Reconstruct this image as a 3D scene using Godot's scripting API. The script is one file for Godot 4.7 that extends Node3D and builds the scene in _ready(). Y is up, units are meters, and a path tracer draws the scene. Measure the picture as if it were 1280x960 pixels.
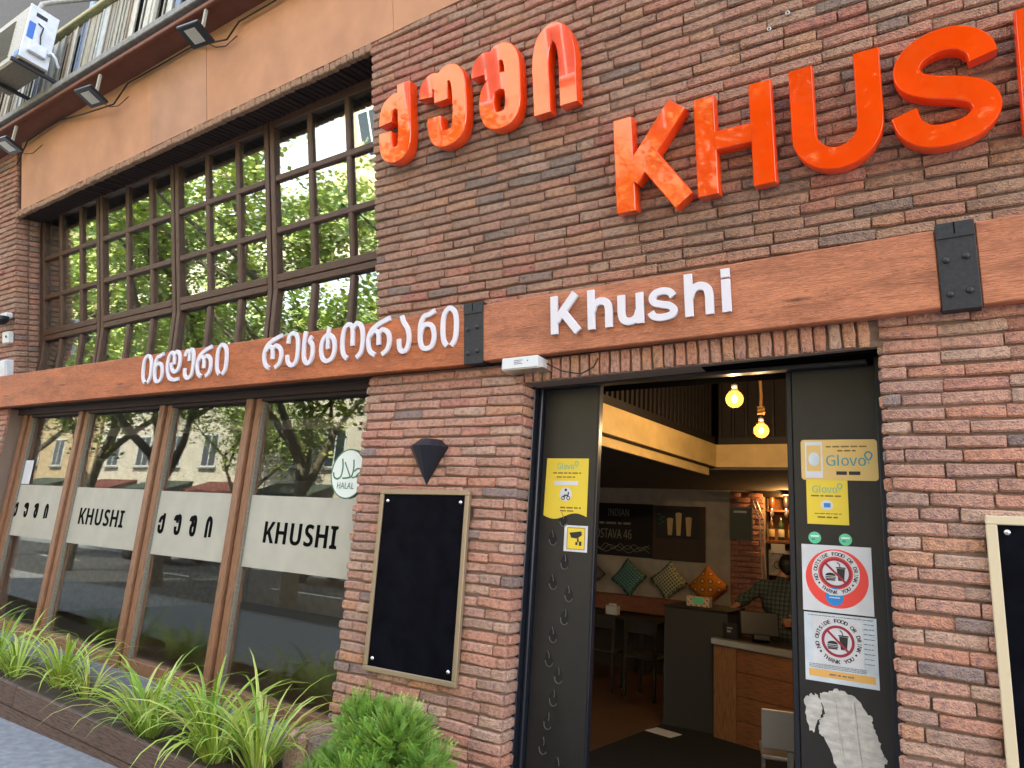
extends Node3D
# A brick restaurant front seen from the pavement. x runs along the facade, y up, z out into the street; metres.

const EYE := Vector3(0.0, 1.6, 4.0)
const LEAN := 0.19739556      # the upper facade leans out over the street by this angle
const SPRING := 3.36          # height at which the leaning facade starts
var rng := RandomNumberGenerator.new()
var used := {}
var M := {}
var fonts := {}
var stretchers: Array = []
var headers: Array = []
var brick_mats: Array = []
var brown_mats: Array = []
var up_frame := Transform3D()

# ---------------------------------------------------------------- naming
func numbered(n: String) -> String:
	if not used.has(n):
		used[n] = 0
		return n
	used[n] += 1
	return "%s_%03d" % [n, used[n]]

func tag(o: Node, label := "", category := "", group := "", kind := "") -> void:
	if label: o.set_meta("label", label)
	if category: o.set_meta("category", category)
	if group: o.set_meta("group", group)
	if kind: o.set_meta("kind", kind)

func thing(called: String, label: String, category: String, xf := Transform3D(), group := "") -> Node3D:
	var o := Node3D.new()
	o.name = numbered(called)
	add_child(o)
	o.transform = xf
	tag(o, label, category, group)
	return o

func obj(called: String, m: Mesh, mat: Material, parent: Node = self, xf := Transform3D()) -> MeshInstance3D:
	var o := MeshInstance3D.new()
	o.name = numbered(called) if parent == self else called
	o.mesh = m
	if mat: o.material_override = mat
	parent.add_child(o, true)
	o.transform = xf
	return o

func at(x: float, y: float, z: float) -> Transform3D:
	return Transform3D(Basis(), Vector3(x, y, z))

func up_at(u: float, s: float, off := 0.0) -> Transform3D:
	return up_frame * at(u, s, off)

func copy_of(o: Node3D, label: String, xf: Transform3D) -> Node3D:
	var c: Node3D = o.duplicate()
	c.name = numbered(str(o.name).rstrip("0123456789").trim_suffix("_"))
	add_child(c)
	c.transform = xf
	c.set_meta("label", label)
	return c

# ---------------------------------------------------------------- mesh helpers
func begin() -> SurfaceTool:
	var s := SurfaceTool.new()
	s.begin(Mesh.PRIMITIVE_TRIANGLES)
	s.set_smooth_group(-1)
	return s

func fin(s: SurfaceTool) -> ArrayMesh:
	s.generate_normals()
	return s.commit()

func tri(s: SurfaceTool, a: Vector3, b: Vector3, c: Vector3, n: Vector3) -> void:
	if (b - a).cross(c - a).dot(n) > 0.0:
		s.add_vertex(a); s.add_vertex(c); s.add_vertex(b)
	else:
		s.add_vertex(a); s.add_vertex(b); s.add_vertex(c)

func quad(s: SurfaceTool, a: Vector3, b: Vector3, c: Vector3, d: Vector3, n: Vector3) -> void:
	tri(s, a, b, c, n)
	tri(s, a, c, d, n)

# a chamfered box between two corners
func box(s: SurfaceTool, p: Vector3, q: Vector3, bev := 0.003, xf := Transform3D()) -> void:
	var c := (p + q) * 0.5
	var h := (q - p).abs() * 0.5
	var b := minf(bev, minf(h.x, minf(h.y, h.z)) * 0.49)
	s.set_smooth_group(-1)
	for ax in 3:
		var i := (ax + 1) % 3
		var j := (ax + 2) % 3
		for sg in [-1.0, 1.0]:
			var n := Vector3.ZERO
			n[ax] = sg
			var k: Array = []
			for e in [[-1, -1], [1, -1], [1, 1], [-1, 1]]:
				var v := Vector3.ZERO
				v[ax] = sg * h[ax]
				v[i] = e[0] * (h[i] - b)
				v[j] = e[1] * (h[j] - b)
				k.append(xf * (c + v))
			quad(s, k[0], k[1], k[2], k[3], xf.basis * n)
	if b < 0.0004: return
	for ax in 3:
		var i := (ax + 1) % 3
		var j := (ax + 2) % 3
		for si in [-1.0, 1.0]:
			for sj in [-1.0, 1.0]:
				var n := Vector3.ZERO
				n[i] = si
				n[j] = sj
				var k: Array = []
				for e in [[-1, 0], [1, 0], [1, 1], [-1, 1]]:
					var v := Vector3.ZERO
					v[ax] = e[0] * (h[ax] - b)
					v[i] = si * (h[i] - (0.0 if e[1] == 0 else b))
					v[j] = sj * (h[j] - (b if e[1] == 0 else 0.0))
					k.append(xf * (c + v))
				quad(s, k[0], k[1], k[2], k[3], xf.basis * n)
	for sx in [-1.0, 1.0]:
		for sy in [-1.0, 1.0]:
			for sz in [-1.0, 1.0]:
				var sg := Vector3(sx, sy, sz)
				var k: Array = []
				for ax in 3:
					var v := sg * (h - Vector3(b, b, b))
					v[ax] = sg[ax] * h[ax]
					k.append(xf * (c + v))
				tri(s, k[0], k[1], k[2], xf.basis * sg)

func box_mesh(p: Vector3, q: Vector3, bev := 0.003) -> ArrayMesh:
	var s := begin()
	box(s, p, q, bev)
	return fin(s)

func frame_of(d: Vector3) -> Basis:
	var y := d.normalized()
	var x := y.cross(Vector3.UP if absf(y.y) < 0.95 else Vector3.RIGHT).normalized()
	return Basis(x, y, x.cross(y))

# a tube along points; radii may be one number or a list
func tube(s: SurfaceTool, pts: Array, radii, seg := 8, caps := true) -> void:
	s.set_smooth_group(1)
	var rings: Array = []
	for i in pts.size():
		var d: Vector3 = pts[mini(i + 1, pts.size() - 1)] - pts[maxi(i - 1, 0)]
		var b := frame_of(d)
		if i > 0:
			# keep the frame from twisting
			var x: Vector3 = rings[i - 1][1]
			x = (x - b.y * x.dot(b.y)).normalized()
			b = Basis(x, b.y, x.cross(b.y))
		var r: float = radii[i] if radii is Array else radii
		var ring: Array = []
		for k in seg:
			var a := TAU * k / seg
			ring.append(pts[i] + (b.x * cos(a) + b.z * sin(a)) * r)
		rings.append([ring, b.x])
	for i in pts.size() - 1:
		for k in seg:
			var k2 := (k + 1) % seg
			var p: Vector3 = rings[i][0][k]
			quad(s, p, rings[i][0][k2], rings[i + 1][0][k2], rings[i + 1][0][k], p + rings[i][0][k2] - pts[i] * 2.0)
	if caps:
		s.set_smooth_group(-1)
		for e in [0, pts.size() - 1]:
			var n: Vector3 = pts[e] - pts[1 if e == 0 else e - 1]
			for k in seg:
				tri(s, pts[e], rings[e][0][k], rings[e][0][(k + 1) % seg], n)

func tube_mesh(pts: Array, radii, seg := 8) -> ArrayMesh:
	var s := begin()
	tube(s, pts, radii, seg)
	return fin(s)

# a solid of revolution round y from [radius, height] pairs
func lathe(s: SurfaceTool, prof: Array, seg := 20, xf := Transform3D()) -> void:
	s.set_smooth_group(1)
	for i in prof.size() - 1:
		var a: Array = prof[i]
		var b: Array = prof[i + 1]
		for k in seg:
			var t0 := TAU * k / seg
			var t1 := TAU * (k + 1) / seg
			var d0 := Vector3(cos(t0), 0, sin(t0))
			var d1 := Vector3(cos(t1), 0, sin(t1))
			var n: Vector3 = (d0 + d1) * (b[1] - a[1]) * 0.5 + Vector3.UP * (a[0] - b[0])
			var p0: Vector3 = xf * (d0 * a[0] + Vector3.UP * a[1])
			var p1: Vector3 = xf * (d1 * a[0] + Vector3.UP * a[1])
			var q0: Vector3 = xf * (d0 * b[0] + Vector3.UP * b[1])
			var q1: Vector3 = xf * (d1 * b[0] + Vector3.UP * b[1])
			if a[0] > 1e-5: tri(s, p0, p1, q1, xf.basis * n)
			if b[0] > 1e-5: tri(s, p0, q1, q0, xf.basis * n)

func lathe_mesh(prof: Array, seg := 20, xf := Transform3D()) -> ArrayMesh:
	var s := begin()
	lathe(s, prof, seg, xf)
	return fin(s)

func smooth_path(pts: Array, n := 6, closed := false) -> PackedVector2Array:
	var out := PackedVector2Array()
	var m := pts.size()
	for i in (m if closed else m - 1):
		var p0: Vector2 = pts[(i - 1 + m) % m] if closed or i > 0 else pts[0]
		var p1: Vector2 = pts[i]
		var p2: Vector2 = pts[(i + 1) % m]
		var p3: Vector2 = pts[(i + 2) % m] if closed or i + 2 < m else pts[m - 1]
		for k in n:
			out.append(p1.cubic_interpolate(p2, p0, p3, float(k) / n))
	if not closed: out.append(pts[m - 1])
	return out

# a flat band of width w along a 2-D path, raised from z0 to z1 with a chamfer
func ribbon(s: SurfaceTool, p: PackedVector2Array, w: float, z0: float, z1: float, bev: float, closed := false, xf := Transform3D()) -> void:
	var m := p.size()
	var L: Array = []
	var R: Array = []
	for i in m:
		var a := p[(i - 1 + m) % m] if closed or i > 0 else p[0]
		var b := p[(i + 1) % m] if closed or i < m - 1 else p[m - 1]
		var d := (b - a).normalized()
		L.append(Vector2(-d.y, d.x))
	for side in [1.0, -1.0]:
		s.set_smooth_group(2 if side > 0 else 3)
		for i in (m if closed else m - 1):
			var j := (i + 1) % m
			var o0: Vector2 = p[i] + L[i] * side * w * 0.5
			var o1: Vector2 = p[j] + L[j] * side * w * 0.5
			var f0: Vector2 = p[i] + L[i] * side * (w * 0.5 - bev)
			var f1: Vector2 = p[j] + L[j] * side * (w * 0.5 - bev)
			var n: Vector2 = (L[i] + L[j]) * side
			var n3 := xf.basis * Vector3(n.x, n.y, 0)
			quad(s, xf * Vector3(o0.x, o0.y, z0), xf * Vector3(o1.x, o1.y, z0), xf * Vector3(o1.x, o1.y, z1 - bev), xf * Vector3(o0.x, o0.y, z1 - bev), n3)
			quad(s, xf * Vector3(o0.x, o0.y, z1 - bev), xf * Vector3(o1.x, o1.y, z1 - bev), xf * Vector3(f1.x, f1.y, z1), xf * Vector3(f0.x, f0.y, z1), n3 + xf.basis.z)
	s.set_smooth_group(-1)
	for i in (m if closed else m - 1):
		var j := (i + 1) % m
		var a: Vector2 = p[i] + L[i] * (w * 0.5 - bev)
		var b: Vector2 = p[j] + L[j] * (w * 0.5 - bev)
		var c: Vector2 = p[j] - L[j] * (w * 0.5 - bev)
		var d: Vector2 = p[i] - L[i] * (w * 0.5 - bev)
		quad(s, xf * Vector3(a.x, a.y, z1), xf * Vector3(b.x, b.y, z1), xf * Vector3(c.x, c.y, z1), xf * Vector3(d.x, d.y, z1), xf.basis.z)
	if not closed:
		for e in [0, m - 1]:
			var n2: Vector2 = p[e] - p[1 if e == 0 else m - 2]
			var a: Vector2 = p[e] + L[e] * w * 0.5
			var b: Vector2 = p[e] - L[e] * w * 0.5
			quad(s, xf * Vector3(a.x, a.y, z0), xf * Vector3(b.x, b.y, z0), xf * Vector3(b.x, b.y, z1 - bev * 0.3), xf * Vector3(a.x, a.y, z1 - bev * 0.3), xf.basis * Vector3(n2.x, n2.y, 0))

func line2(a: Vector2, b: Vector2) -> PackedVector2Array:
	return PackedVector2Array([a, a.lerp(b, 0.5), b])

# a polygon extruded from z0 to z1
func prism(s: SurfaceTool, poly: PackedVector2Array, z0: float, z1: float, xf := Transform3D(), back := false) -> void:
	if Geometry2D.is_polygon_clockwise(poly):
		poly = poly.duplicate()
		poly.reverse()
	var t := Geometry2D.triangulate_polygon(poly)
	s.set_smooth_group(-1)
	for i in range(0, t.size(), 3):
		for zz in ([z1, z0] if back else [z1]):
			tri(s, xf * Vector3(poly[t[i]].x, poly[t[i]].y, zz), xf * Vector3(poly[t[i + 1]].x, poly[t[i + 1]].y, zz), xf * Vector3(poly[t[i + 2]].x, poly[t[i + 2]].y, zz), xf.basis.z * (1.0 if zz == z1 else -1.0))
	for i in poly.size():
		var a := poly[i]
		var b := poly[(i + 1) % poly.size()]
		var d := b - a
		quad(s, xf * Vector3(a.x, a.y, z0), xf * Vector3(b.x, b.y, z0), xf * Vector3(b.x, b.y, z1), xf * Vector3(a.x, a.y, z1), xf.basis * Vector3(d.y, -d.x, 0))

func prism_mesh(poly: PackedVector2Array, z0: float, z1: float) -> ArrayMesh:
	var s := begin()
	prism(s, poly, z0, z1, Transform3D(), true)
	return fin(s)

func disc(c: Vector2, rx: float, ry: float, n := 32, a0 := 0.0, a1 := TAU) -> PackedVector2Array:
	var p := PackedVector2Array()
	var full := absf(a1 - a0 - TAU) < 0.01
	for i in (n if full else n + 1):
		var a := a0 + (a1 - a0) * i / n
		p.append(c + Vector2(cos(a) * rx, sin(a) * ry))
	return p

# lettering in a Latin font, fitted to a rectangle
func letters(s: SurfaceTool, text: String, font: String, x0: float, y0: float, x1: float, y1: float, z: float, depth := 0.001, xf := Transform3D()) -> void:
	var t := TextMesh.new()
	t.text = text
	t.font = fonts[font]
	t.font_size = 48
	t.pixel_size = 0.01
	t.depth = 1.0
	t.curve_step = 1.0
	var b := t.get_aabb()
	var sx := (x1 - x0) / b.size.x
	var sy := (y1 - y0) / b.size.y
	var place := Transform3D(Basis.from_scale(Vector3(sx, sy, depth)), Vector3(x0 - b.position.x * sx, y0 - b.position.y * sy, z - (b.position.z + b.size.z) * depth + depth))
	s.append_from(t, 0, xf * place)

func letters_mesh(text: String, font: String, x0: float, y0: float, x1: float, y1: float, z: float, depth := 0.001) -> ArrayMesh:
	var s := SurfaceTool.new()
	letters(s, text, font, x0, y0, x1, y1, z, depth)
	return s.commit()

# ---------------------------------------------------------------- Georgian letter shapes, unit height
func glyph(c: String) -> Array:   # [strokes], each [points, closed]
	match c:
		"i": return [[[Vector2(.36, 0), Vector2(.13, .17), Vector2(.06, .5), Vector2(.14, .84), Vector2(.5, 1), Vector2(.86, .84), Vector2(.94, .5), Vector2(.87, .17), Vector2(.64, 0)], false]]
		"n": return [[[Vector2(.92, .32), Vector2(.8, .57), Vector2(.5, .66), Vector2(.2, .57), Vector2(.08, .32), Vector2(.2, .07), Vector2(.5, 0), Vector2(.8, .07)], true], [[Vector2(.08, .36), Vector2(.1, .68), Vector2(.3, .88), Vector2(.6, .92), Vector2(.95, 1)], false]]
		"d": return [[[Vector2(.95, .02), Vector2(.6, 0), Vector2(.22, .12), Vector2(.05, .5), Vector2(.14, .85), Vector2(.34, .99), Vector2(.52, .88), Vector2(.55, .55)], false], [[Vector2(.52, .86), Vector2(.7, 1), Vector2(.9, .88), Vector2(.95, .6), Vector2(.85, .36), Vector2(.62, .28), Vector2(.4, .4), Vector2(.33, .62)], false]]
		"u": return [[[Vector2(.08, .36), Vector2(.13, .12), Vector2(.45, 0), Vector2(.8, .12), Vector2(.92, .5), Vector2(.86, .86), Vector2(.67, 1), Vector2(.5, .88), Vector2(.48, .6)], false], [[Vector2(.49, .84), Vector2(.32, .97), Vector2(.12, .9), Vector2(.08, .78)], false]]
		"r": return [[[Vector2(.36, 0), Vector2(.14, .14), Vector2(.06, .42), Vector2(.16, .68), Vector2(.45, .86), Vector2(.95, 1)], false], [[Vector2(.12, .56), Vector2(.32, .69), Vector2(.48, .6), Vector2(.5, .28)], false], [[Vector2(.49, .58), Vector2(.66, .7), Vector2(.88, .58), Vector2(.94, .35), Vector2(.86, .12), Vector2(.66, 0)], false]]
		"e": return [[[Vector2(.12, .7), Vector2(.2, .92), Vector2(.5, 1), Vector2(.82, .88), Vector2(.92, .55), Vector2(.84, .14), Vector2(.5, 0), Vector2(.16, .12), Vector2(.08, .34)], false]]
		"s": return [[[Vector2(.22, 1), Vector2(.12, .6), Vector2(.16, .16), Vector2(.5, 0), Vector2(.82, .12), Vector2(.92, .38), Vector2(.82, .58), Vector2(.62, .68), Vector2(.8, .82)], false]]
		"t": return [[[Vector2(.94, .38), Vector2(.82, .66), Vector2(.5, .78), Vector2(.18, .66), Vector2(.06, .38), Vector2(.18, .1), Vector2(.5, 0), Vector2(.82, .1)], true], [[Vector2(.55, 1.02), Vector2(.5, .85), Vector2(.5, .36)], false]]
		"o": return [[[Vector2(.3, 0), Vector2(.12, .15), Vector2(.06, .5), Vector2(.12, .85), Vector2(.31, 1), Vector2(.48, .86), Vector2(.5, .36)], false], [[Vector2(.5, .84), Vector2(.68, 1), Vector2(.88, .85), Vector2(.94, .5), Vector2(.88, .15), Vector2(.7, 0)], false]]
		"a": return [[[Vector2(.28, 1), Vector2(.4, .84), Vector2(.76, .62), Vector2(.9, .35), Vector2(.76, .08), Vector2(.45, 0), Vector2(.16, .1), Vector2(.08, .36)], false]]
		# the heavy letters of the sign, centre lines in a cell 0.65 wide
		"K": return [[[Vector2(.47, 1), Vector2(.47, .6), Vector2(.47, .32), Vector2(.42, .14), Vector2(.28, .09), Vector2(.14, .14), Vector2(.1, .28), Vector2(.1, .42)], false], [[Vector2(.46, .72), Vector2(.33, .8), Vector2(.17, .74), Vector2(.11, .6), Vector2(.11, .53)], false]]
		"U": return [[[Vector2(.2, .4), Vector2(.2, .28), Vector2(.25, .13), Vector2(.38, .09), Vector2(.52, .14), Vector2(.57, .32), Vector2(.57, .68), Vector2(.53, .85), Vector2(.43, .91), Vector2(.33, .85), Vector2(.31, .72), Vector2(.31, .58)], false], [[Vector2(.32, .8), Vector2(.2, .87), Vector2(.1, .81), Vector2(.08, .68)], false]]
		"S": return [[[Vector2(.52, .32), Vector2(.49, .5), Vector2(.35, .56), Vector2(.21, .5), Vector2(.17, .32), Vector2(.22, .14), Vector2(.35, .09), Vector2(.48, .14)], true], [[Vector2(.52, .3), Vector2(.52, .72), Vector2(.47, .87), Vector2(.36, .91), Vector2(.27, .84), Vector2(.26, .72), Vector2(.26, .62)], false], [[Vector2(.27, .8), Vector2(.17, .87), Vector2(.09, .8), Vector2(.08, .7)], false]]
		"I": return [[[Vector2(.1, 0), Vector2(.1, .3), Vector2(.1, .6), Vector2(.15, .82), Vector2(.27, .91), Vector2(.39, .82), Vector2(.44, .6), Vector2(.44, .3), Vector2(.44, .03)], false]]
	return []

func georgian(s: SurfaceTool, c: String, x: float, y: float, wx: float, hy: float, w: float, z0: float, z1: float, bev: float, xf := Transform3D()) -> void:
	var k := 0
	for st in glyph(c):
		var pts: Array = []
		for p in st[0]:
			pts.append(Vector2(x + p.x * wx, y + p.y * hy))
		ribbon(s, smooth_path(pts, 7, st[1]), w, z0, z1 + 0.0007 * k, bev, st[1], xf)
		k += 1

# ---------------------------------------------------------------- materials
func noise_tex(freq: float, octaves: int, lo: Color, hi: Color, size := 512, kind := FastNoiseLite.TYPE_SIMPLEX_SMOOTH, sd := 1, mid = null) -> NoiseTexture2D:
	var n := FastNoiseLite.new()
	n.noise_type = kind
	n.seed = sd
	n.frequency = freq
	n.fractal_octaves = octaves
	n.fractal_gain = 0.55
	var t := NoiseTexture2D.new()
	t.width = size
	t.height = size
	t.seamless = true
	t.noise = n
	var g := Gradient.new()
	g.set_color(0, lo)
	g.set_color(1, hi)
	if mid != null: g.add_point(0.5, mid)
	t.color_ramp = g
	return t

func mat(called: String, c: Color, rough := 0.8, metal := 0.0) -> StandardMaterial3D:
	var m := StandardMaterial3D.new()
	m.resource_name = called
	m.albedo_color = c
	m.roughness = rough
	m.metallic = metal
	M[called] = m
	return m

func skin(m: StandardMaterial3D, tex: Texture2D, scale: Vector3, bump: Texture2D = null, cm := 0.3, world := false) -> StandardMaterial3D:
	m.albedo_texture = tex
	m.uv1_triplanar = true
	m.uv1_world_triplanar = world
	m.uv1_scale = scale
	m.uv1_triplanar_sharpness = 4.0
	if bump:
		m.heightmap_enabled = true
		m.heightmap_texture = bump
		m.heightmap_scale = cm
	return m

func timber_texture() -> ImageTexture:
	# old softwood: long streaks, a few knots with the grain bending round them, dark checks
	var W := 1024
	var H := 384
	var im := Image.create(W, H, false, Image.FORMAT_RGB8)
	var n := FastNoiseLite.new()
	n.seed = 77
	n.noise_type = FastNoiseLite.TYPE_SIMPLEX_SMOOTH
	n.frequency = 1.0
	n.fractal_octaves = 3
	var knots := [Vector3(140, 90, 9), Vector3(420, 260, 7), Vector3(690, 120, 11), Vector3(900, 300, 8), Vector3(560, 40, 6)]
	for y in H:
		for x in W:
			# wrap round both edges
			var u := TAU * x / W
			var v := TAU * y / H
			var bend := 0.0
			var knot := 0.0
			for k in knots:
				var dx: float = (fposmod(x - k.x + W / 2.0, W) - W / 2.0) / 5.0
				var dy: float = fposmod(y - k.y + H / 2.0, H) - H / 2.0
				var r: float = sqrt(dx * dx + dy * dy) / k.z
				if r < 5.0: bend += signf(dy) * 0.16 * exp(-r * 0.9)
				if r < 1.1: knot = maxf(knot, 1.1 - r)
			var p := Vector3(cos(u) * 1.3, sin(u) * 1.3, 0.0)
			var g := n.get_noise_3d(p.x + 5.0, p.y, (v + bend) * 2.2) * 0.5 + n.get_noise_3d(p.x, p.y + 9.0, (v + bend) * 11.0) * 0.6
			var fine_g := n.get_noise_3d(p.x * 3.0, p.y * 3.0, (v + bend) * 42.0)
			var patch := n.get_noise_3d(cos(u) * 0.8 + 20.0, sin(u) * 0.8, v * 0.5)
			var t := 0.88 + 0.2 * g + 0.3 * fine_g + 0.16 * patch
			if fine_g > 0.3 and g > 0.05: t -= 0.34
			t -= knot * 0.4
			t = clampf(t, 0.3, 1.0)
			im.set_pixel(x, y, Color(t, t * lerpf(0.86, 1.0, t), t * lerpf(0.8, 1.0, t)))
	return ImageTexture.create_from_image(im)

func grey(v: float) -> Color:
	return Color(v, v, v)

func c8(r: int, g: int, b: int) -> Color:
	return Color8(r, g, b)

func make_materials() -> void:
	for f in [["sans", 400, "Droid Sans"], ["bold", 700, "Droid Sans"], ["mono", 400, "Droid Sans Mono"], ["serif", 400, "Droid Serif"]]:
		var sf := SystemFont.new()
		sf.font_names = PackedStringArray([f[2]])
		sf.font_weight = f[1]
		fonts[f[0]] = sf
	var mottle := noise_tex(0.02, 5, grey(0.78), grey(1.0), 512)
	var speck := noise_tex(0.09, 4, grey(0.8), grey(1.0), 512, FastNoiseLite.TYPE_SIMPLEX, 4)
	var rough := noise_tex(0.035, 7, Color.BLACK, Color.WHITE, 1024, FastNoiseLite.TYPE_SIMPLEX_SMOOTH, 7)
	var fine := noise_tex(0.15, 3, Color.BLACK, Color.WHITE, 512, FastNoiseLite.TYPE_SIMPLEX, 9)
	var blotch := noise_tex(0.008, 4, grey(0.88), grey(1.0), 512, FastNoiseLite.TYPE_SIMPLEX_SMOOTH, 12)
	var grain := noise_tex(0.018, 5, grey(0.6), grey(1.0), 512, FastNoiseLite.TYPE_SIMPLEX_SMOOTH, 21, grey(0.93))
	var long_grain := noise_tex(0.011, 4, grey(0.66), grey(1.0), 1024, FastNoiseLite.TYPE_SIMPLEX_SMOOTH, 27, grey(0.95))
	var timber := timber_texture()
	var grain_h := noise_tex(0.022, 5, Color.BLACK, Color.WHITE, 512, FastNoiseLite.TYPE_SIMPLEX_SMOOTH, 21)
	var brick_t := noise_tex(0.012, 6, c8(176, 170, 182), c8(255, 238, 226), 1024, FastNoiseLite.TYPE_SIMPLEX_SMOOTH, 31, c8(238, 228, 212))
	# bricks: paler and pinker at street level, browner on the upper wall, partly its shade coloured in
	for c in [c8(220, 176, 162), c8(208, 166, 152), c8(222, 170, 154), c8(204, 166, 156), c8(218, 186, 172), c8(198, 168, 158), c8(224, 168, 148), c8(170, 152, 152), c8(212, 158, 146), c8(224, 176, 150)]:
		var m := mat("brick_%d" % brick_mats.size(), c, 0.9)
		skin(m, brick_t, Vector3(1.9, 1.9, 1.9), rough, 1.5, true)
		brick_mats.append(m)
	for c in [c8(200, 162, 146), c8(190, 154, 138), c8(204, 158, 142), c8(186, 154, 138), c8(198, 168, 152), c8(180, 152, 138), c8(206, 152, 136), c8(164, 146, 140), c8(200, 144, 132), c8(208, 166, 142)]:
		var m := mat("brown_brick_%d" % brown_mats.size(), c, 0.9)
		skin(m, brick_t, Vector3(1.9, 1.9, 1.9), rough, 1.5, true)
		brown_mats.append(m)
	skin(mat("mortar", c8(182, 156, 138), 0.95), speck, Vector3(6, 6, 6), fine, 0.6)
	skin(mat("edge_brick", c8(206, 172, 150), 0.95), brick_t, Vector3(3, 3, 3), rough, 1.5, true)
	skin(mat("dark_brick", c8(62, 44, 40), 0.95), mottle, Vector3(3, 3, 3), rough, 0.8, true)  # soffit bricks: one dark tone, deeper than the edge bricks
	skin(mat("beam", c8(202, 116, 68), 0.62), timber, Vector3(0.37, 1.6, 1.6), timber, 0.5)
	skin(mat("beam_pale", c8(204, 130, 92), 0.66), timber, Vector3(0.41, 1.5, 1.5), timber, 0.5)
	skin(mat("frame_wood", c8(92, 64, 48), 0.5), grain, Vector3(9.0, 0.6, 9.0), grain_h, 0.12)
	skin(mat("frame_rail", c8(92, 64, 48), 0.5), grain, Vector3(0.6, 9.0, 9.0), grain_h, 0.12)
	skin(mat("shop_wood", c8(152, 108, 78), 0.5), grain, Vector3(9.0, 0.6, 9.0), grain_h, 0.15)
	skin(mat("groove", c8(74, 46, 34), 0.7), grain, Vector3(9.0, 0.6, 9.0))
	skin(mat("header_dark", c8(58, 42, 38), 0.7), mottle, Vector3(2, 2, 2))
	skin(mat("fascia", c8(200, 146, 112), 0.85), blotch, Vector3(0.35, 0.35, 0.35), fine, 0.06)
	skin(mat("fascia_dull", c8(192, 145, 117), 0.85), blotch, Vector3(0.35, 0.35, 0.35), fine, 0.06)
	skin(mat("soffit", c8(122, 76, 58), 0.85), blotch, Vector3(0.6, 0.6, 0.6), fine, 0.1)
	skin(mat("concrete", c8(150, 148, 144), 0.92), mottle, Vector3(0.8, 0.8, 0.8), fine, 0.25)
	skin(mat("pavement", c8(150, 153, 158), 0.9), mottle, Vector3(0.9, 0.9, 0.9), fine, 0.08)
	skin(mat("asphalt", c8(78, 78, 80), 0.9), speck, Vector3(1.2, 1.2, 1.2), fine, 0.4)
	mat("road_paint", c8(215, 215, 210), 0.8)
	skin(mat("sill_stone", c8(138, 136, 140), 0.9), mottle, Vector3(2, 2, 2), fine, 0.3)
	skin(mat("planter_wood", c8(104, 84, 74), 0.8), grain, Vector3(0.7, 6, 6), grain_h, 0.5)
	skin(mat("soil", c8(100, 84, 70), 0.98), speck, Vector3(4, 4, 4), rough, 0.7)
	skin(mat("iron", c8(56, 56, 60), 0.55, 0.3), mottle, Vector3(3, 3, 3), fine, 0.1)
	skin(mat("bolt_iron", c8(64, 64, 68), 0.45, 0.4), mottle, Vector3(6, 6, 6))
	var orange := skin(mat("orange", c8(250, 74, 6), 0.06), noise_tex(0.006, 3, grey(0.93), grey(1.0), 256), Vector3(1, 1, 1))
	orange.clearcoat_enabled = true
	orange.clearcoat = 1.0
	orange.clearcoat_roughness = 0.015
	orange.metallic_specular = 0.55
	
	mat("white_letter", c8(222, 218, 226), 0.42)
	skin(mat("black_steel", c8(44, 43, 43), 0.38, 0.25), blotch, Vector3(1.1, 1.1, 1.1), fine, 0.03)
	mat("frame_steel", c8(34, 37, 46), 0.3, 0.3)
	mat("cutout", c8(12, 12, 13), 0.95).metallic_specular = 0.0
	mat("petal_dark", c8(13, 13, 15), 0.7)
	mat("rim_steel", c8(96, 95, 93), 0.45, 0.5)
	skin(mat("board", c8(17, 18, 26), 0.45), noise_tex(0.012, 4, grey(0.7), grey(1.0), 256, FastNoiseLite.TYPE_SIMPLEX_SMOOTH, 41), Vector3(1.5, 1.5, 1.5))
	M.board.metallic_specular = 0.12
	mat("brass_frame", c8(156, 138, 112), 0.42, 0.35)
	mat("cream_frame", c8(206, 190, 158), 0.5)
	mat("chrome", c8(225, 225, 225), 0.18, 0.9)
	mat("diamond", c8(26, 27, 36), 0.4)
	mat("film", c8(184, 180, 166), 0.75)
	skin(M["film"], noise_tex(0.01, 3, grey(0.94), grey(1.0), 256), Vector3(1, 1, 1))
	mat("film_letter", c8(14, 15, 16), 0.6).metallic_specular = 0.1
	mat("sticker_white", c8(226, 234, 228), 0.5)
	mat("sticker_green", c8(70, 120, 92), 0.5)
	skin(mat("paper", c8(216, 216, 220), 0.7), noise_tex(0.006, 3, grey(0.93), grey(1.0), 256), Vector3(2, 2, 2))
	skin(mat("paper_grey", c8(205, 214, 222), 0.7), noise_tex(0.01, 3, grey(0.9), grey(1.0), 256), Vector3(2, 2, 2))
	skin(mat("torn_paper", c8(226, 222, 214), 0.85), noise_tex(0.02, 4, grey(0.8), grey(1.0), 256), Vector3(2, 5, 2), rough, 0.5)
	mat("paper_yellow", c8(226, 198, 60), 0.55)
	mat("paper_gold", c8(214, 180, 110), 0.5)
	mat("ink", c8(40, 38, 40), 0.6)
	mat("ink_brown", c8(122, 96, 40), 0.6)
	mat("ink_teal", c8(34, 140, 160), 0.6)
	mat("ink_teal_pale", c8(90, 170, 150), 0.6)
	mat("ink_red", c8(150, 40, 60), 0.6)
	mat("sign_red", c8(228, 70, 60), 0.55)
	mat("sign_blue", c8(40, 130, 200), 0.55)
	mat("sign_orange", c8(222, 170, 90), 0.55)
	mat("mint", c8(96, 196, 150), 0.5)
	mat("white_plastic", c8(214, 216, 216), 0.45)
	mat("dark_plastic", c8(34, 35, 38), 0.4)
	mat("cable", c8(28, 26, 26), 0.6)
	skin(mat("unit_white", c8(222, 226, 232), 0.45), blotch, Vector3(1.5, 1.5, 1.5))
	skin(mat("unit_beige", c8(178, 172, 156), 0.55), mottle, Vector3(2, 2, 2))
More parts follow.
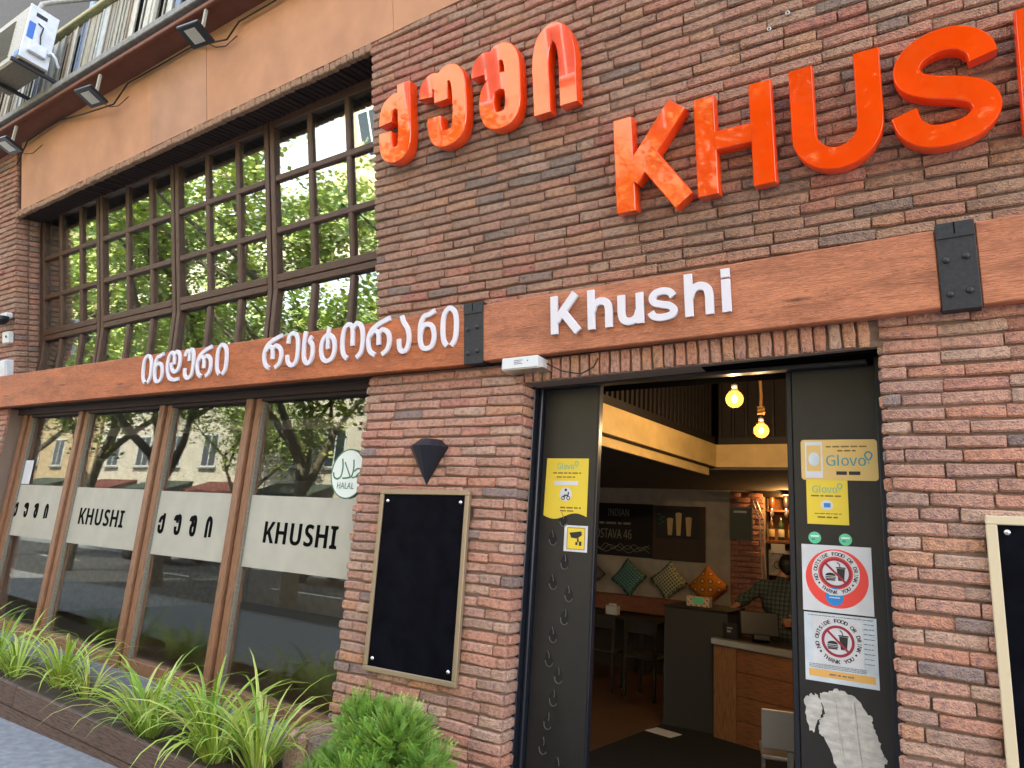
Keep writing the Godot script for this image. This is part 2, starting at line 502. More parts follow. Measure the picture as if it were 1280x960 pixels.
	skin(mat("unit_under", c8(140, 136, 122), 0.7), mottle, Vector3(3, 3, 3))
	mat("label_blue", c8(60, 110, 190), 0.5)
	mat("lamp_glass", c8(196, 196, 190), 0.3)
	var k := 0
	for c in [c8(170, 165, 148), c8(140, 134, 118), c8(186, 190, 188), c8(120, 134, 156), c8(150, 128, 100), c8(200, 196, 180)]:
		skin(mat("slat_%d" % k, c, 0.6), grain, Vector3(12, 0.8, 12))
		k += 1
	skin(mat("rail_cream", c8(176, 170, 124), 0.6), grain, Vector3(0.8, 9, 9))
	skin(mat("balcony_dark", c8(70, 66, 62), 0.8), mottle, Vector3(1, 1, 1))
	mat("curtain_blue", c8(128, 150, 182), 0.8)
	# glass: smooth sheets, the interior shows through them
	var blank := Image.create(4, 4, false, Image.FORMAT_RGBA8)
	blank.fill(Color.WHITE)
	var blank_t := ImageTexture.create_from_image(blank)
	for q in [["glass", 0.2], ["shop_glass", 0.045]]:   # lightly mirrored panes
		var g := mat(q[0], Color(0.96, 1.0, 0.98, q[1]), 0.0, 1.0)
		g.albedo_texture = blank_t
		g.transparency = BaseMaterial3D.TRANSPARENCY_ALPHA
	# inside
	skin(mat("room_floor", c8(104, 74, 52), 0.5), grain, Vector3(0.8, 6, 6))
	mat("mat_black", c8(24, 23, 23), 0.9)
	skin(mat("plaster", c8(190, 182, 168), 0.9), blotch, Vector3(1, 1, 1))
	skin(mat("room_dark", c8(52, 44, 40), 0.85), mottle, Vector3(1, 1, 1))
	skin(mat("ceiling_grey", c8(104, 98, 92), 0.9), blotch, Vector3(1, 1, 1))
	skin(mat("yellow_wood", c8(234, 202, 136), 0.55), noise_tex(0.01, 4, grey(0.86), grey(1.0), 256, FastNoiseLite.TYPE_SIMPLEX_SMOOTH, 51), Vector3(1, 1, 1))
	skin(mat("slat_dark", c8(38, 31, 27), 0.6), grain, Vector3(9, 0.8, 9))
	skin(mat("bench_wood", c8(150, 84, 50), 0.5), grain, Vector3(0.8, 7, 7))
	skin(mat("bar_wood", c8(146, 92, 52), 0.5), grain, Vector3(0.7, 7, 7), grain_h, 0.2)
	skin(mat("bar_wood_up", c8(158, 108, 66), 0.5), grain, Vector3(7, 0.7, 7), grain_h, 0.2)
	mat("dull_steel", c8(150, 146, 140), 0.4, 0.6)
	mat("steel_top", c8(190, 186, 178), 0.3, 0.7)
	mat("charcoal", c8(50, 50, 50), 0.7)
	mat("chalkboard", c8(36, 34, 32), 0.8)
	mat("chalk", c8(150, 146, 136), 0.9)
	mat("picture_dark", c8(70, 52, 42), 0.6)
	mat("rope", c8(160, 118, 66), 0.9)
	mat("skin", c8(176, 122, 96), 0.55)
	mat("hair", c8(26, 20, 18), 0.6)
	mat("trousers", c8(44, 46, 54), 0.85)
	var fil := mat("filament", c8(255, 190, 90), 0.5)
	fil.emission_enabled = true
	fil.emission = c8(255, 200, 110)
	fil.emission_energy_multiplier = 2.6
	var bulb := mat("bulb_glass", Color(1.0, 0.8, 0.45, 0.015), 0.02)
	bulb.transparency = BaseMaterial3D.TRANSPARENCY_ALPHA
	bulb.emission_enabled = true
	bulb.emission = c8(255, 170, 60)
	bulb.emission_energy_multiplier = 0.07
	# plants
	var leaf := mat("leaf", Color.WHITE, 0.5)
	for q in [["grass_a", c8(188, 208, 98)], ["grass_b", c8(146, 180, 80)], ["grass_c", c8(214, 222, 140)], ["grass_dry", c8(206, 184, 124)], ["thuja", c8(156, 190, 98)], ["plane_leaf", c8(182, 192, 132)]]:
		var m := mat(q[0], q[1], 0.45)
		m.backlight_enabled = true
		m.backlight = Color(0.55, 0.6, 0.3)
		m.vertex_color_use_as_albedo = true
	skin(mat("bark", c8(134, 124, 106), 0.9), mottle, Vector3(2.5, 1.2, 2.5), rough, 1.5)
	skin(mat("twig", c8(120, 96, 70), 0.9), mottle, Vector3(5, 5, 5))
	# street beyond
	skin(mat("wall_cream", c8(214, 196, 164), 0.9), blotch, Vector3(0.3, 0.3, 0.3))
	skin(mat("wall_white", c8(218, 208, 192), 0.9), blotch, Vector3(0.3, 0.3, 0.3))
	skin(mat("wall_tan", c8(206, 182, 146), 0.9), blotch, Vector3(0.3, 0.3, 0.3))
	mat("awning", c8(64, 74, 66), 0.9)
	mat("awning_red", c8(104, 58, 50), 0.9)
	mat("window_dark", c8(50, 58, 66), 0.12)
	mat("car_white", c8(224, 224, 222), 0.25)
	mat("car_grey", c8(96, 102, 110), 0.25, 0.4)
	mat("tyre", c8(26, 26, 27), 0.9)

# ---------------------------------------------------------------- bricks
func brick_mesh(ln: float, h: float, d: float) -> ArrayMesh:
	var s := begin()
	var xs := [-ln / 2, -ln / 2 + 0.007, rng.randf_range(-0.2, 0.2) * ln, ln / 2 - 0.007, ln / 2]
	var ring: Array = []
	for i in 5:
		var e := 1.0 if i in [0, 4] else 0.0
		var jt := rng.randf_range(-0.006, 0.003)
		var jb := rng.randf_range(-0.003, 0.008)
		var jd := rng.randf_range(-0.004, 0.005) - e * 0.008
		var t := h / 2 - e * 0.005 + jt
		var b := -h / 2 + e * 0.005 + jb
		var x: float = xs[i] + (rng.randf_range(-0.003, 0.003))
		ring.append([Vector3(x, b, 0), Vector3(x, b + 0.001, d - 0.012 + jd), Vector3(x, b + 0.010, d + jd), Vector3(x, t - 0.010, d + jd + rng.randf_range(-0.004, 0.004)), Vector3(x, t - 0.001, d - 0.012 + jd), Vector3(x, t, 0)])
	var c := Vector3(0, 0, d * 0.3)
	for k in 5:
		s.set_smooth_group(10 + k)
		for i in 4:
			var a: Vector3 = ring[i][k]
			quad(s, a, ring[i][k + 1], ring[i + 1][k + 1], ring[i + 1][k], (a + ring[i + 1][k + 1]) * 0.5 * Vector3(0.1, 1, 1) - c)
	s.set_smooth_group(-1)
	for e in [0, 4]:
		for k in range(1, 5):
			tri(s, ring[e][0], ring[e][k], ring[e][k + 1], Vector3(-1 if e == 0 else 1, 0, 0))
	return fin(s)

func make_bricks() -> void:
	for i in 10: stretchers.append(brick_mesh(0.266, 0.068, 0.042))
	for i in 6: headers.append(brick_mesh(0.113, 0.068, 0.042))

var patch_noise: FastNoiseLite

func brick_mat(p := Vector3.ZERO, set_of: Array = brick_mats) -> Material:
	# neighbouring bricks came from the same batch: tones drift in patches
	if patch_noise == null:
		patch_noise = FastNoiseLite.new()
		patch_noise.seed = 3
		patch_noise.frequency = 0.55
	var r := rng.randf()
	if r < 0.05: return set_of[7]
	if r < 0.1: return set_of[9]
	var n := patch_noise.get_noise_3dv(p * Vector3(1, 2, 1)) + rng.randf_range(-0.35, 0.35)
	if n > 0.3: return set_of[[8, 6, 2][rng.randi() % 3]]
	if n < -0.3: return set_of[[5, 3, 1][rng.randi() % 3]]
	return set_of[[0, 1, 4, 2, 0][rng.randi() % 5]]

# lists the bricks of a running bond between x0 and x1; skip holds rectangles hidden behind other things
func course(list: Array, x0: float, x1: float, y: float, row: int, xf := Transform3D(), skip: Array = [], from_right := false, set_of: Array = brick_mats) -> void:
	var unit := 0.274
	var x := x0 - (unit * 0.58 if row % 2 == 1 else 0.0) - (fposmod(x0 * 3.0, 1.0) * 0.0)
	if from_right:
		var n := ceili((x1 - x0) / unit) + 1
		x = x1 - n * unit + (unit * 0.58 if row % 2 == 1 else 0.0)
	var last := x1 - 0.03
	while x < last:
		var w := unit * rng.randf_range(0.9, 1.1)
		if rng.randf() < 0.08: w *= 0.62
		var a := maxf(x, x0)
		var b := minf(x + w, x1)
		if x1 - b < 0.06: b = x1
		x = b if b > a else x + w
		var ln := b - a - 0.007
		if ln < 0.03: continue
		var mid := Vector2((a + b) / 2, y)
		var hid := false
		for r in skip:
			if r.has_point(mid): hid = true
		if hid: continue
		var m: Mesh
		var sx: float
		if ln > 0.17:
			m = stretchers[rng.randi() % stretchers.size()]
			sx = ln / 0.262
		else:
			m = headers[rng.randi() % headers.size()]
			sx = ln / 0.112
		var flip := -1.0 if rng.randf() < 0.5 else 1.0
		var local := Transform3D(Basis(Vector3(0, 0, 1), rng.randf_range(-0.013, 0.013)) * Basis.from_scale(Vector3(sx, rng.randf_range(0.94, 1.03), 1)), Vector3((a + b) / 2, y + rng.randf_range(-0.003, 0.003), -0.032 + rng.randf_range(-0.006, 0.006)))
		if flip < 0: local.basis = local.basis * Basis(Vector3(0, 1, 0), 0.0)
		list.append([m, xf * local, brick_mat(local.origin, set_of)])

# adds up to `most` bricks (nearest the street corner the photo was taken from) as parts, the rest as one joined part
func set_bricks(root: Node3D, list: Array, most := 300) -> void:
	var here := root.transform.affine_inverse() * EYE
	list.sort_custom(func(p, q): return p[1].origin.distance_squared_to(here) < q[1].origin.distance_squared_to(here))
	for i in mini(most, list.size()):
		obj("brick", list[i][0], list[i][2], root, list[i][1])
	if list.size() > most:
		var by := {}
		for i in range(most, list.size()):
			var m: Material = list[i][2]
			if not by.has(m): by[m] = SurfaceTool.new()
			by[m].append_from(list[i][0], 0, list[i][1])
		var am := ArrayMesh.new()
		for m in by:
			by[m].commit(am)
			am.surface_set_material(am.get_surface_count() - 1, m)
		tag(obj("farther_bricks", am, null, root), "", "", "", "stuff")

func build_walls() -> void:
	var pitch := 0.0735
	var list: Array = []
	# the leaning upper wall that carries the sign
	var w := thing("brick_wall", "leaning brown brick wall above the entrance carrying the orange letters", "wall", up_frame)
	obj("mortar", box_mesh(Vector3(-3.885, -0.45, -0.32), Vector3(2.6, 2.56, -0.013), 0.004), M.mortar, w)
	for r in 35:
		var y := -0.03 + pitch * r
		course(list, -3.9 + rng.randf_range(-0.006, 0.004), 2.55, y, r, Transform3D(), [], false, brown_mats)
	set_bricks(w, list)
	# the pillar between window and door
	list = []
	w = thing("brick_pillar", "reddish brick pillar between the shop window and the door", "pillar")
	obj("mortar", box_mesh(Vector3(-3.9, -0.4, -0.5), Vector3(-2.425, 2.84, -0.013), 0.004), M.mortar, w)
	var behind_board := [Rect2(-3.5, 0.72, 0.62, 1.08)]
	for r in 43:
		var y := -0.3 + pitch * r
		if y > 2.82: break
		course(list, -3.915 + rng.randf_range(-0.008, 0.008), -2.405 + rng.randf_range(-0.008, 0.008), y, r, Transform3D(), behind_board, true)
		var corner: Material = list[list.size() - 1][2]
		var turn := Transform3D(Basis(Vector3(0, 1, 0), PI / 2), Vector3(-2.403, y, -0.083))
		list.append([headers[r % headers.size()], turn * Transform3D(Basis.from_scale(Vector3(1.12, 1, 1)), Vector3(0, 0, -0.034)), corner])
	set_bricks(w, list)
	# right of the door
	list = []
	w = thing("brick_pillar", "pinkish brick wall right of the doorway, behind the cream framed board", "pillar")
	obj("mortar", box_mesh(Vector3(-0.155, -0.4, -0.5), Vector3(2.6, 2.94, -0.013), 0.004), M.mortar, w)
	for r in 45:
		var y := -0.27 + pitch * r
		if y > 2.93: break
		course(list, -0.176, 2.55, y, r, Transform3D(), [Rect2(0.36, 0.0, 0.75, 1.75)])
		var corner: Material = list[list.size() - 1][2]
		var turn := Transform3D(Basis(Vector3(0, 1, 0), -PI / 2), Vector3(-0.176, y, -0.083))
		list.append([headers[r % headers.size()], turn * Transform3D(Basis.from_scale(Vector3(1.12, 1, 1)), Vector3(0, 0, -0.034)), corner])
	set_bricks(w, list)
	# soldier course over the doorway
	w = thing("brick_lintel", "row of upright bricks over the doorway, under the wooden beam", "lintel", Transform3D(Basis(Vector3(0, 0, 1), 0.031), Vector3(-2.41, 2.685, 0)))
	obj("mortar", box_mesh(Vector3(-0.02, 0.004, -0.3), Vector3(2.26, 0.17, -0.015), 0.002), M.mortar, w)
	for i in 30:
		var t := Transform3D(Basis(Vector3(0, 0, 1), PI / 2 + rng.randf_range(-0.02, 0.02)) * Basis.from_scale(Vector3(1.35, 0.95, 1)), Vector3(0.035 + 0.0735 * i, 0.083, -0.03 + rng.randf_range(-0.003, 0.003)))
		obj("brick", headers[i % headers.size()], brick_mats[[9, 6, 2, 0, 9, 4][rng.randi() % 6]], w, t)
	# far left pillar, upper and lower
	list = []
	w = thing("brick_pillar", "narrow brick pillar at the far left end beside the upper window", "pillar", up_frame)
	obj("mortar", box_mesh(Vector3(-12.6, -0.2, -0.45), Vector3(-10.462, 3.2, -0.013), 0.004), M.mortar, w)
	for r in 43:
		var y := -0.06 + pitch * r
		course(list, -11.6, -10.44, y, r, Transform3D(), [], true, brown_mats)
		var corner: Material = list[list.size() - 1][2]
		if y < 2.25:
			for q in 2:
				var turn := Transform3D(Basis(Vector3(0, 1, 0), PI / 2), Vector3(-10.44, y, -0.08 - 0.14 * q))
				list.append([headers[(r + q) % headers.size()], turn * Transform3D(Basis.from_scale(Vector3(1.14, 1, 1)), Vector3(0, 0, -0.034)), corner if q == 0 else brick_mat(Vector3.ZERO, brown_mats)])
	set_bricks(w, list)
	list = []
	w = thing("brick_pillar", "shaded brick wall under the beam at the far left of the shop window", "pillar")
	obj("mortar", box_mesh(Vector3(-12.6, -0.4, -0.5), Vector3(-10.37, 2.84, -0.013), 0.004), M.mortar, w)
	for r in 43:
		var y := -0.3 + pitch * r
		if y > 2.82: break
		course(list, -11.3, -10.35, y, r, Transform3D(), [], true)
	set_bricks(w, list)

# ---------------------------------------------------------------- the rest of the building
func build_shell() -> void:
	var tilt := Transform3D(Basis(Vector3(0, 0, 1), 0.034), Vector3(-8.0, 0, 0))
	var b := thing("restaurant_building", "old building with a brown rendered fascia above the brick and window", "building")
	# rendered fascia panels above the window and wall, on the leaning plane
	var cuts := [-10.27, -7.2, -6.19, -3.63, -0.4, 2.6]
	for i in cuts.size() - 1:
		var pl: float = cuts[i] + 0.003
		var pr: float = cuts[i + 1] - 0.003
		var f := func(u: float) -> float: return 2.178 + 0.034 * (u + 10.27)
		var p := PackedVector2Array([Vector2(pl, f.call(pl)), Vector2(pr, f.call(pr)), Vector2(pr, 3.5), Vector2(pl, 3.5)])
		obj("fascia_panel", prism_mesh(p, -0.1, 0.018 + 0.002 * (i % 2)), M.fascia if i != 1 else M.fascia_dull, b, up_frame)
	obj("fascia_backing", box_mesh(Vector3(-10.46, 2.48, -0.5), Vector3(2.6, 3.5, -0.1)), M.room_dark, b, up_frame)
	# storeys above, remaining sides and roof, so that daylight only enters through the openings
	obj("upper_storeys", box_mesh(Vector3(-16, 6.75, -9), Vector3(7, 12.0, -0.2)), M.balcony_dark, b)
	obj("side_wall", box_mesh(Vector3(2.6, -0.5, -9), Vector3(7, 6.75, 0.02)), M.concrete, b)
	obj("side_wall", box_mesh(Vector3(-16, -0.5, -9), Vector3(-12.6, 6.75, 0.0)), M.concrete, b)
	obj("rear_wall", box_mesh(Vector3(-12.6, -0.5, -9), Vector3(2.6, 6.75, -7.0)), M.room_dark, b)
	obj("floor_band", box_mesh(Vector3(-12.6, 2.845, -0.45), Vector3(2.6, 3.3, -0.03)), M.header_dark, b)
	obj("window_header", box_mesh(Vector3(-10.36, 2.765, -0.34), Vector3(-3.9, 2.845, -0.12)), M.header_dark, b)
	# soffit and edge brick of the big window
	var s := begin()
	var edge := begin()
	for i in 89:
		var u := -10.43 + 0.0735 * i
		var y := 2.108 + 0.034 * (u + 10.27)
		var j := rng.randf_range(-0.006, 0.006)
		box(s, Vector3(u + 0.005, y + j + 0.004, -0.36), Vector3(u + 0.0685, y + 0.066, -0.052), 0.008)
		box(edge, Vector3(u + 0.003, y + j, -0.05), Vector3(u + 0.0705, y + 0.072 + rng.randf_range(-0.006, 0.012), 0.022 + rng.randf_range(-0.008, 0.006)), 0.01)
	tag(obj("edge_bricks", fin(edge), M.edge_brick, b, up_frame), "", "", "", "stuff")
	tag(obj("soffit_bricks", fin(s), M.dark_brick, b, up_frame), "", "", "", "stuff")
	# balcony
	var c := thing("balcony", "old balcony over the fascia with a railing of weathered slats", "balcony", tilt)
	obj("slab", box_mesh(Vector3(-6.5, 6.47, -0.6), Vector3(11, 6.55, 0.885), 0.008), M.soffit, c)
	obj("slab_edge", box_mesh(Vector3(-6.5, 6.445, 0.885), Vector3(11, 6.5, 0.925), 0.008), M.soffit, c)
	obj("slab_top", box_mesh(Vector3(-6.5, 6.552, -0.6), Vector3(11, 6.64, 0.955), 0.008), M.concrete, c)
	obj("backing", box_mesh(Vector3(-6.5, 6.64, 0.79), Vector3(11, 7.44, 0.81)), M.balcony_dark, c)
	obj("handrail", box_mesh(Vector3(-6.5, 7.5, 0.84), Vector3(11, 7.56, 0.94), 0.01), M.rail_cream, c)
	var x := -4.0
	while x < 5.4:
		var wd := rng.randf_range(0.075, 0.125)
		var sl := begin()
		var top := 7.49 - (rng.randf_range(0.0, 0.04))
		box(sl, Vector3(x, 6.642, 0.85), Vector3(x + wd, top, 0.868 + rng.randf_range(0, 0.008)), 0.003, Transform3D(Basis(Vector3(0, 0, 1), rng.randf_range(-0.012, 0.012)), Vector3(7.0 * 0.0, 0, 0)))
		box(sl, Vector3(x + wd * 0.42, 6.66, 0.876), Vector3(x + wd * 0.58, top - 0.02, 0.89), 0.003)
		obj("slat", fin(sl), M["slat_%d" % [0, 0, 1, 5, 3, 4, 5, 2][rng.randi() % 8]], c)
		x += wd + rng.randf_range(0.035, 0.06)
	for q in [[-2.2, 0.12, 3], [-1.85, 0.16, 2], [-1.5, 0.14, 3], [-1.0, 0.2, 1], [-0.75, 0.1, 3], [-0.4, 0.18, 0], [0.1, 0.2, 3]]:
		obj("drape", box_mesh(Vector3(q[0], 6.7, 0.1), Vector3(q[0] + q[1], 9.4, 0.16), 0.02), M["slat_%d" % q[2]] if q[2] != 3 else M.curtain_blue, c)
	# air conditioner
	var ac := thing("air_conditioner", "white outdoor air conditioner unit hanging in front of the balcony railing", "air conditioner", Transform3D(Basis(Vector3(0, 0, 1), 0.03), Vector3(-8.74, 6.7, 1.06)))
	obj("casing", box_mesh(Vector3(-0.95, 0, 0.0), Vector3(-0.02, 0.72, 0.31), 0.02), M.unit_beige, ac)
	obj("side_panel", box_mesh(Vector3(-0.02, 0.0, 0.0), Vector3(0.0, 0.73, 0.312), 0.006), M.unit_white, ac)
	obj("base_pan", box_mesh(Vector3(-0.94, -0.02, 0.01), Vector3(-0.01, -0.002, 0.3), 0.004), M.unit_under, ac)
	obj("service_cover", box_mesh(Vector3(0.0, 0.1, 0.06), Vector3(0.05, 0.24, 0.26), 0.01), M.unit_white, ac)
	obj("handle_slot", box_mesh(Vector3(0.0, 0.6, 0.12), Vector3(0.004, 0.65, 0.24), 0.001), M.dark_plastic, ac)
	obj("label_patch", box_mesh(Vector3(-0.0, 0.28, 0.22), Vector3(0.003, 0.5, 0.29), 0.001), M.label_blue, ac)
	obj("label_patch", box_mesh(Vector3(-0.16, 0.03, 0.31), Vector3(-0.03, 0.1, 0.3135), 0.001), M.label_blue, ac)
	for i in 15:
		obj("grille_bar", box_mesh(Vector3(-0.9, 0.1 + 0.035 * i, 0.312), Vector3(-0.32, 0.112 + 0.035 * i, 0.322), 0.003), M.unit_under, ac)
	obj("cable", tube_mesh([Vector3(0.004, 0.52, 0.2), Vector3(0.03, 0.48, 0.15), Vector3(0.03, 0.36, 0.16), Vector3(0.02, 0.26, 0.14)], 0.008, 6), M.cable, ac)
	obj("pipe", tube_mesh([Vector3(0.0, 0.2, 0.03), Vector3(0.07, 0.2, 0.02), Vector3(0.09, 0.15, -0.02), Vector3(0.05, 0.08, -0.08)], 0.016, 8), M.unit_white, ac)
	obj("pipe", tube_mesh([Vector3(-0.14, 0.72, 0.2), Vector3(-0.15, 0.9, 0.16), Vector3(-0.22, 1.1, 0.0), Vector3(-0.25, 1.6, -0.5)], 0.03, 10), M.unit_beige, ac)
	for q in [-0.75, -0.08]:
		obj("bracket", box_mesh(Vector3(q, -0.07, -0.3), Vector3(q + 0.035, -0.025, 0.36), 0.004), M.iron, ac)
	# floodlights under the balcony
	var spots := [[Vector3(-5.93, 6.25, 0.9), "black square floodlight under the balcony, nearest the orange letters"], [Vector3(-7.86, 6.17, 0.9), "black square floodlight under the balcony, middle one of three"], [Vector3(-9.85, 6.09, 0.9), "black square floodlight under the balcony, above the far left pillar"]]
	var fl := thing("floodlight", spots[0][1], "floodlight", Transform3D(Basis(), spots[0][0]), "floodlights under the balcony")
	var lean := Transform3D(Basis(Vector3(1, 0, 0), -0.3) * Basis(Vector3(0, 1, 0), 0.1), Vector3.ZERO)
	obj("housing", box_mesh(Vector3(-0.15, -0.012, -0.12), Vector3(0.15, 0.028, 0.12), 0.008), M.dark_plastic, fl, lean)
	obj("lamp_glass", box_mesh(Vector3(-0.075, -0.017, -0.075), Vector3(0.075, -0.012, 0.075), 0.002), M.lamp_glass, fl, lean)
	obj("arm", box_mesh(Vector3(0.085, 0.02, -0.02), Vector3(0.112, 0.26, 0.012), 0.004), M.unit_beige, fl)
	obj("cable", tube_mesh([Vector3(0.0, 0.0, -0.1), Vector3(0.1, -0.05, -0.17), Vector3(0.18, -0.03, -0.22), Vector3(0.26, 0.1, -0.27)], 0.005, 6), M.cable, fl)
	for i in [1, 2]: copy_of(fl, spots[i][1], Transform3D(Basis(), spots[i][0]))
	tag(obj("supply_cable", tube_mesh([Vector3(-10.3, 6.1, 0.61), Vector3(-10.0, 6.34, 0.66), Vector3(-9.2, 6.41, 0.66), Vector3(-8.55, 6.3, 0.67), Vector3(-7.8, 6.2, 0.68), Vector3(-7.6, 6.42, 0.67), Vector3(-6.9, 6.44, 0.67), Vector3(-6.4, 6.46, 0.67), Vector3(-5.75, 6.3, 0.68), Vector3(-5.6, 6.45, 0.68), Vector3(-3.0, 6.55, 0.7)], 0.009, 6), M.cable), "black cable running along the top of the brown fascia", "cable")
	# camera and boxes on the far left pillar
	var cam := thing("security_camera", "small dark domed security camera on the far left brick pillar", "camera", up_at(-10.52, 0.69, 0.02))
	obj("mount", box_mesh(Vector3(-0.1, 0.02, 0.0), Vector3(0.07, 0.1, 0.1), 0.02), M.white_plastic, cam)
	obj("dome", lathe_mesh([[0.0, -0.1], [0.06, -0.085], [0.095, -0.04], [0.105, 0.02], [0.06, 0.03], [0.0, 0.03]], 18, at(0, 0.02, 0.13)), M.dark_plastic, cam)
	var jb := thing("junction_box", "small white junction box under the dark security camera", "box", up_at(-10.57, 0.44, 0.0))
	obj("casing", box_mesh(Vector3(-0.1, -0.06, 0.0), Vector3(0.08, 0.1, 0.07), 0.01), M.white_plastic, jb)
	obj("button", lathe_mesh([[0.0, 0.0], [0.018, 0.0], [0.016, 0.008], [0.0, 0.01]], 12, Transform3D(Basis(Vector3(1, 0, 0), PI / 2), Vector3(0.02, 0.03, 0.07))), M.dark_plastic, jb)
	var eb := thing("meter_box", "pale blue-white box on the pillar just above the left end of the beam", "box", up_at(-10.56, 0.02, 0.0))
	obj("casing", box_mesh(Vector3(-0.1, -0.16, 0.0), Vector3(0.09, 0.13, 0.1), 0.012), M.unit_white, eb)
	obj("lid", box_mesh(Vector3(-0.085, -0.14, 0.1), Vector3(0.075, 0.11, 0.11), 0.006), M.unit_white, eb)
	obj("side_box", box_mesh(Vector3(-0.3, -0.1, 0.0), Vector3(-0.12, 0.08, 0.07), 0.01), M.white_plastic, eb)

func build_anchors() -> void:
	for q in [[-0.545, 1.467, "small metal anchor left in the brick above the letter U, the upper one"], [-0.655, 1.405, "small metal anchor left in the brick above the letter U, the lower one"]]:
		var t := thing("wall_anchor", q[2], "anchor", up_at(q[0], q[1], 0.004) * Transform3D(Basis(Vector3(1, 0, 0), PI / 2), Vector3.ZERO), "wall anchors")
		obj("sleeve", lathe_mesh([[0.007, 0.0], [0.013, 0.0], [0.013, 0.018], [0.007, 0.018], [0.007, 0.004]], 12), M.steel_top, t)

func build_beams() -> void:
	var leanb := Basis(Vector3(1, 0, 0), 0.115)
	var tilt := Basis(Vector3(0, 0, 1), 0.0185)
	var segs := [["wooden_beam", "long orange-brown wooden beam under the big window carrying Georgian letters", -12.6, -2.87, 2.832, Basis(), 0.42, "beam"],
		["wooden_beam", "wooden beam over the doorway carrying the white Latin word", -2.71, 0.122, 2.848, tilt, 0.42, "beam_pale"],
		["wooden_beam", "short end of wooden beam right of the second iron strap", 0.294, 2.6, 2.902, tilt, 0.43, "beam_pale"]]
	for g in segs:
		var w: float = g[3] - g[2]
		var th := thing(g[0], g[1], "beam", Transform3D(g[5] * leanb, Vector3(g[2], g[4], 0.1)), "beams across the facade")
		var n := 3
		var s := begin()
		box(s, Vector3(0, 0, -0.13), Vector3(w, g[6], 0.0), 0.007)
		obj("timber", fin(s), M[g[7]], th)
	var straps := [[-2.79, 2.84, "black iron strap on the beam right after the Georgian letters", tilt], [0.208, 2.892, "black iron strap on the beam at the right, above the pinkish brick", tilt]]
	for g in straps:
		var th := thing("iron_strap", g[2], "strap", Transform3D(g[3] * leanb, Vector3(g[0], g[1], 0.108)), "iron straps on the beam")
		obj("plate", box_mesh(Vector3(-0.085, -0.008, -0.14), Vector3(0.085, 0.45, 0.0), 0.004), M.iron, th)
		obj("top_plate", box_mesh(Vector3(-0.083, 0.37, 0.0), Vector3(0.083, 0.452, 0.006), 0.003), M.iron, th)
		obj("slot", box_mesh(Vector3(-0.004, 0.39, 0.0055), Vector3(0.001, 0.45, 0.0075), 0.0005), M.cutout, th)
		for p in [[-0.045, 0.075], [0.04, 0.085], [-0.048, 0.255], [0.038, 0.265]]:
			obj("bolt", lathe_mesh([[0.017, 0.0], [0.016, 0.006], [0.011, 0.011], [0.0, 0.013]], 14, Transform3D(Basis(Vector3(1, 0, 0), PI / 2), Vector3(p[0], p[1], 0.0))), M.bolt_iron, th)
	# white unit under the beam at the door corner
	var u := thing("alarm_box", "white rectangular metal box under the beam at the top left of the doorway", "box", Transform3D(Basis(Vector3(0, 0, 1), 0.012), Vector3(-2.51, 2.755, 0.0)))
	obj("casing", box_mesh(Vector3(0, 0, 0.0), Vector3(0.29, 0.082, 0.15), 0.004), M.white_plastic, u)
	obj("bottom_plate", box_mesh(Vector3(0.0, -0.008, -0.06), Vector3(0.33, -0.001, 0.145), 0.003), M.steel_top, u)
	for i in 3:
		obj("print", box_mesh(Vector3(0.1 + 0.0, 0.03 + 0.012 * i, 0.15), Vector3(0.17 - 0.015 * (i % 2), 0.035 + 0.012 * i, 0.151), 0.0003), M.sill_stone, u)
	obj("screw", lathe_mesh([[0.005, 0.0], [0.003, 0.003], [0.0, 0.003]], 10, Transform3D(Basis(Vector3(1, 0, 0), PI / 2), Vector3(0.21, 0.05, 0.15))), M.iron, u)
	tag(obj("door_cable", tube_mesh([Vector3(-2.2, 2.8, 0.06), Vector3(-2.08, 2.74, 0.05), Vector3(-1.95, 2.715, 0.03), Vector3(-1.86, 2.76, 0.02), Vector3(-1.83, 2.82, 0.02)], 0.005, 6), M.cable), "thin dark cable looping from the white box under the beam", "cable")

